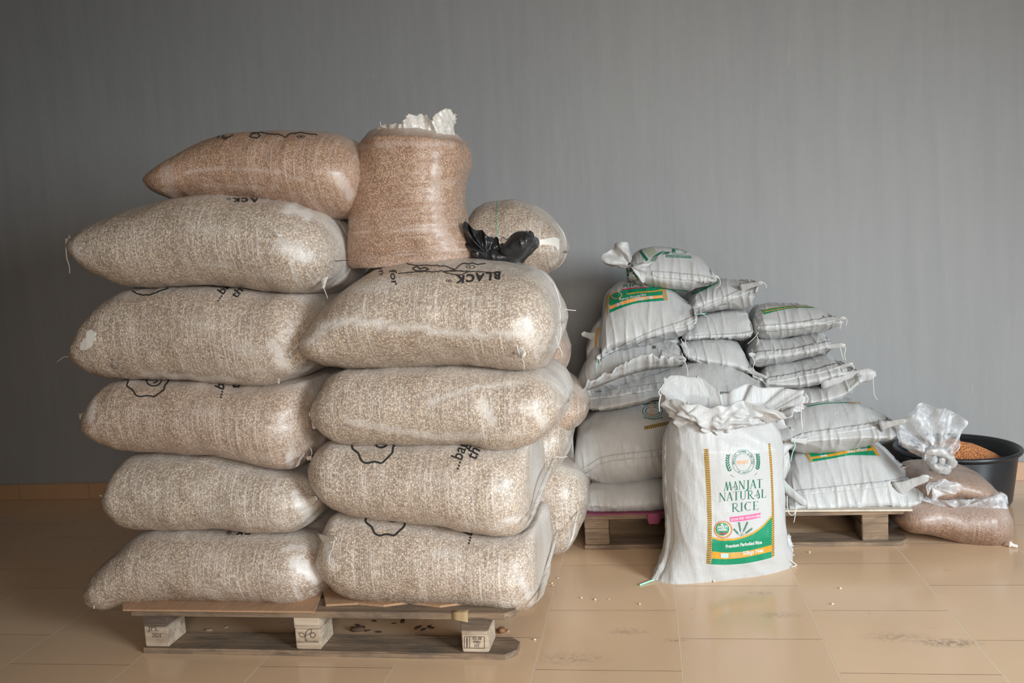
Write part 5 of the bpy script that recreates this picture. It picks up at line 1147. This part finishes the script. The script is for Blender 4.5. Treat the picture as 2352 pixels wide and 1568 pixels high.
MKN = m_film('twisted_film', (.46, .455, .45), .80, .2)
def knot3(nm, P, r):
    o = tube(nm, [at(x, y, d) for x, y, d in P], r, MKN, T1, 20)
    for v in o.data.vertices:
        c = v.co; k = .010*(1-2*abs(nz(c.x*34, c.y*34, c.z*20+3)))-.002; v.co = c+Vector((k, -k, k*.5))
knot3('knot', [(2122, 1066, 3.27), (2126, 1042, 3.25), (2146, 1036, 3.24), (2172, 1046, 3.25), (2182, 1064, 3.27), (2162, 1076, 3.27), (2138, 1072, 3.28)], .0155)
knot3('knot', [(2138, 1028, 3.29), (2136, 1050, 3.26), (2146, 1070, 3.23), (2172, 1082, 3.27)], .0165)
knot3('knot', [(2166, 1034, 3.30), (2160, 1050, 3.26), (2150, 1078, 3.28)], .014)
fan(T1, 'clear_neck', [(2145, 1040), (2118, 1045), (2090, 1036), (2066, 1020), (2060, 1000), (2070, 972), (2085, 950), (2108, 935), (2130, 930), (2160, 937), (2185, 944), (2205, 955), (2213, 968), (2208, 995), (2195, 1020), (2176, 1045), (2160, 1042)], (2148, 1045), 3.30, MCLEAR, .030, .11, 6, 5, nr=26)
fan(T1, 'folded_film', [(2128, 1136), (2128, 1120), (2142, 1108), (2165, 1102), (2190, 1106), (2206, 1112), (2212, 1126), (2190, 1130), (2162, 1140), (2140, 1146)], (2140, 1118), 3.26, MCLEAR, .012, .03, 4, 8)

bc = Vector(((at(2057, 1029, 3.82).x+at(2343, 1038, 3.82).x)/2, 3.83, 0)); RBW = (at(2343, 1038, 3.83).x-at(2057, 1029, 3.83).x)/2
zr = .228
BW = thing('basin', 'round black plastic basin holding brown seed on the floor by the wall', 'basin', bc)
prof = [(0, .004), (.80*RBW, .004), (.84*RBW, .02), (.93*RBW, zr-.02), (.95*RBW, zr-.012), (.985*RBW, zr-.012), (1.0*RBW, zr-.006), (1.0*RBW, zr+.002), (.975*RBW, zr+.006), (.945*RBW, zr+.003), (.92*RBW, zr-.010), (.83*RBW, .03), (.79*RBW, .012), (0, .012)]
def lathe(name, prof, c, m, parent, n=96):
    V = []; 
    for r, z in prof:
        for k in range(n): a = 2*math.pi*k/n; V.append((c[0]+max(r, 1e-4)*math.cos(a), c[1]+max(r, 1e-4)*math.sin(a), z))
    return mesh(name, V, grid_faces(len(prof), n), m, parent)
o = lathe('basin_wall', prof[:4]+prof[10:], bc, MBOWL, BW); o2 = lathe('rim', prof[3:11], bc, MBOWL, BW)
# heap of seed
HP = []
def heapz(x, y):
    r = math.hypot(x+.02, y)/(.88*RBW); return zr-.065+.095*max(0, 1-r**1.4)+.01*nz(x*12, y*12, 2)
V = []; n = 64; nr_ = 24
for j in range(nr_):
    for k in range(n): r = .86*RBW*j/(nr_-1); a = 2*math.pi*k/n; x, y = r*math.cos(a), r*math.sin(a); V.append((bc.x+x, bc.y+y, heapz(x, y)-(.0 if j < nr_-1 else .03)))
Fc = grid_faces(nr_, n); base = len(V)
ico = bmesh.new(); bmesh.ops.create_icosphere(ico, subdivisions=1, radius=1); iv = [v.co.copy() for v in ico.verts]; ifc = [[v.index for v in f.verts] for f in ico.faces]; ico.free()
for q in range(4200):
    r = .84*RBW*math.sqrt(random.random()); a = random.random()*2*math.pi; x, y = r*math.cos(a), r*math.sin(a); z = heapz(x, y)
    R = Matrix.Rotation(random.random()*6, 3, 'Z') @ Matrix.Rotation(random.random()*1.2, 3, 'X'); b0 = len(V)
    for c in iv:
        d = R @ Vector((c.x*.0052, c.y*.0036, c.z*.003)); V.append((bc.x+x+d.x, bc.y+y+d.y, z+.001+d.z))
    Fc += [tuple(b0+i for i in f) for f in ifc]
hp = thing('seed_heap', 'heap of brown seed piled in the black basin', 'seed', (bc.x, bc.y, .1)); hp['kind'] = 'stuff'
o = mesh('seeds', V, Fc, MSEED, hp); o['kind'] = 'stuff'

# ------------------------------------------------------------------ loose bits on the floor
def bit_mesh(nm, m, sx, sy, sz, seed):
    bm = bmesh.new(); bmesh.ops.create_icosphere(bm, subdivisions=2, radius=1)
    for v in bm.verts: v.co = Vector((v.co.x*sx, v.co.y*sy, v.co.z*sz))*(1+.35*nz(v.co.x*1.7+seed, v.co.y*1.7, v.co.z*1.7))
    me = bpy.data.meshes.new(nm); bm.to_mesh(me); bm.free(); me.materials.append(m); me.polygons.foreach_set('use_smooth', [True]*len(me.polygons)); return me
mg = bit_mesh('spilled_grain', MSEEDP, .0036, .0023, .0022, 1); mc = bit_mesh('litter_chip', MCHIP, .011, .0055, .0018, 2); ml = bit_mesh('litter_chip', MCHIPL, .009, .004, .0015, 3)
def bits(name, me, pts, label, cat, group, zz, sc=1.):
    for i, (x, y) in enumerate(pts):
        o = bpy.data.objects.new(name, me); COL.objects.link(o); q = onfloor(x, y); k = sc*(.7+.7*random.random()); o.location = (q.x, q.y, zz*k); o.rotation_euler = (0, 0, random.random()*6); o.scale = (k, k, k)
        tag(o, label if isinstance(label, str) else label[i], cat, group)
bits('spilled_grain', mg, [(1254, 1341), (1270, 1345), (1282, 1328), (1335, 1374), (1367, 1378), (1399, 1376), (1469, 1388), (1262, 1250), (1268, 1340), (1228, 1470), (1912, 1388), (1930, 1352)], 'pale grain spilled on the floor tiles in front of the pallets', 'grain', 'grains spilled in front of the pallets', .0021)
bits('spilled_grain', mg, [(1859, 1269), (1640, 1336), (1690, 1322), (1575, 1338), (1700, 1319)], 'pale grain spilled on the floor close to the foot of the standing rice bag', 'grain', 'grains spilled by the standing bag', .0021, 1.3)
bits('litter_chip', mc, [(960, 1443), (985, 1440), (972, 1447), (835, 1441), (870, 1452), (822, 1436), (905, 1432), (925, 1428), (860, 1427), (845, 1449), (990, 1442)], 'dark chip of litter on the floor under the front pallet', 'litter', 'dark litter under the front pallet', .0017)
bits('litter_chip', ml, [(998, 1420), (992, 1437), (480, 1447), (560, 1457), (535, 1461), (520, 1440), (1166, 1449)], 'pale chip of litter on the floor under the front pallet', 'litter', 'pale litter under the front pallet', .0014, 1.2)
def litter(name, label, px, py, sx, sy, sz, m, seed):
    me = bit_mesh(name, m, sx, sy, sz, seed); o = bpy.data.objects.new(name, me); COL.objects.link(o); q = onfloor(px, py); o.location = (q.x, q.y, sz*.85); tag(o, label, 'litter')
litter('dried_husk', 'dark crumpled husk on the floor under the middle of the front pallet', 822, 1449, .026, .012, .008, MCHIP, 6)
litter('dried_husk', 'brown curled husk on the floor at the right end of the front pallet', 1152, 1453, .014, .012, .010, plain('brown_husk', (.20, .09, .04), .5), 8)

for o in bpy.data.objects:
    if '_o' in o: del o['_o']
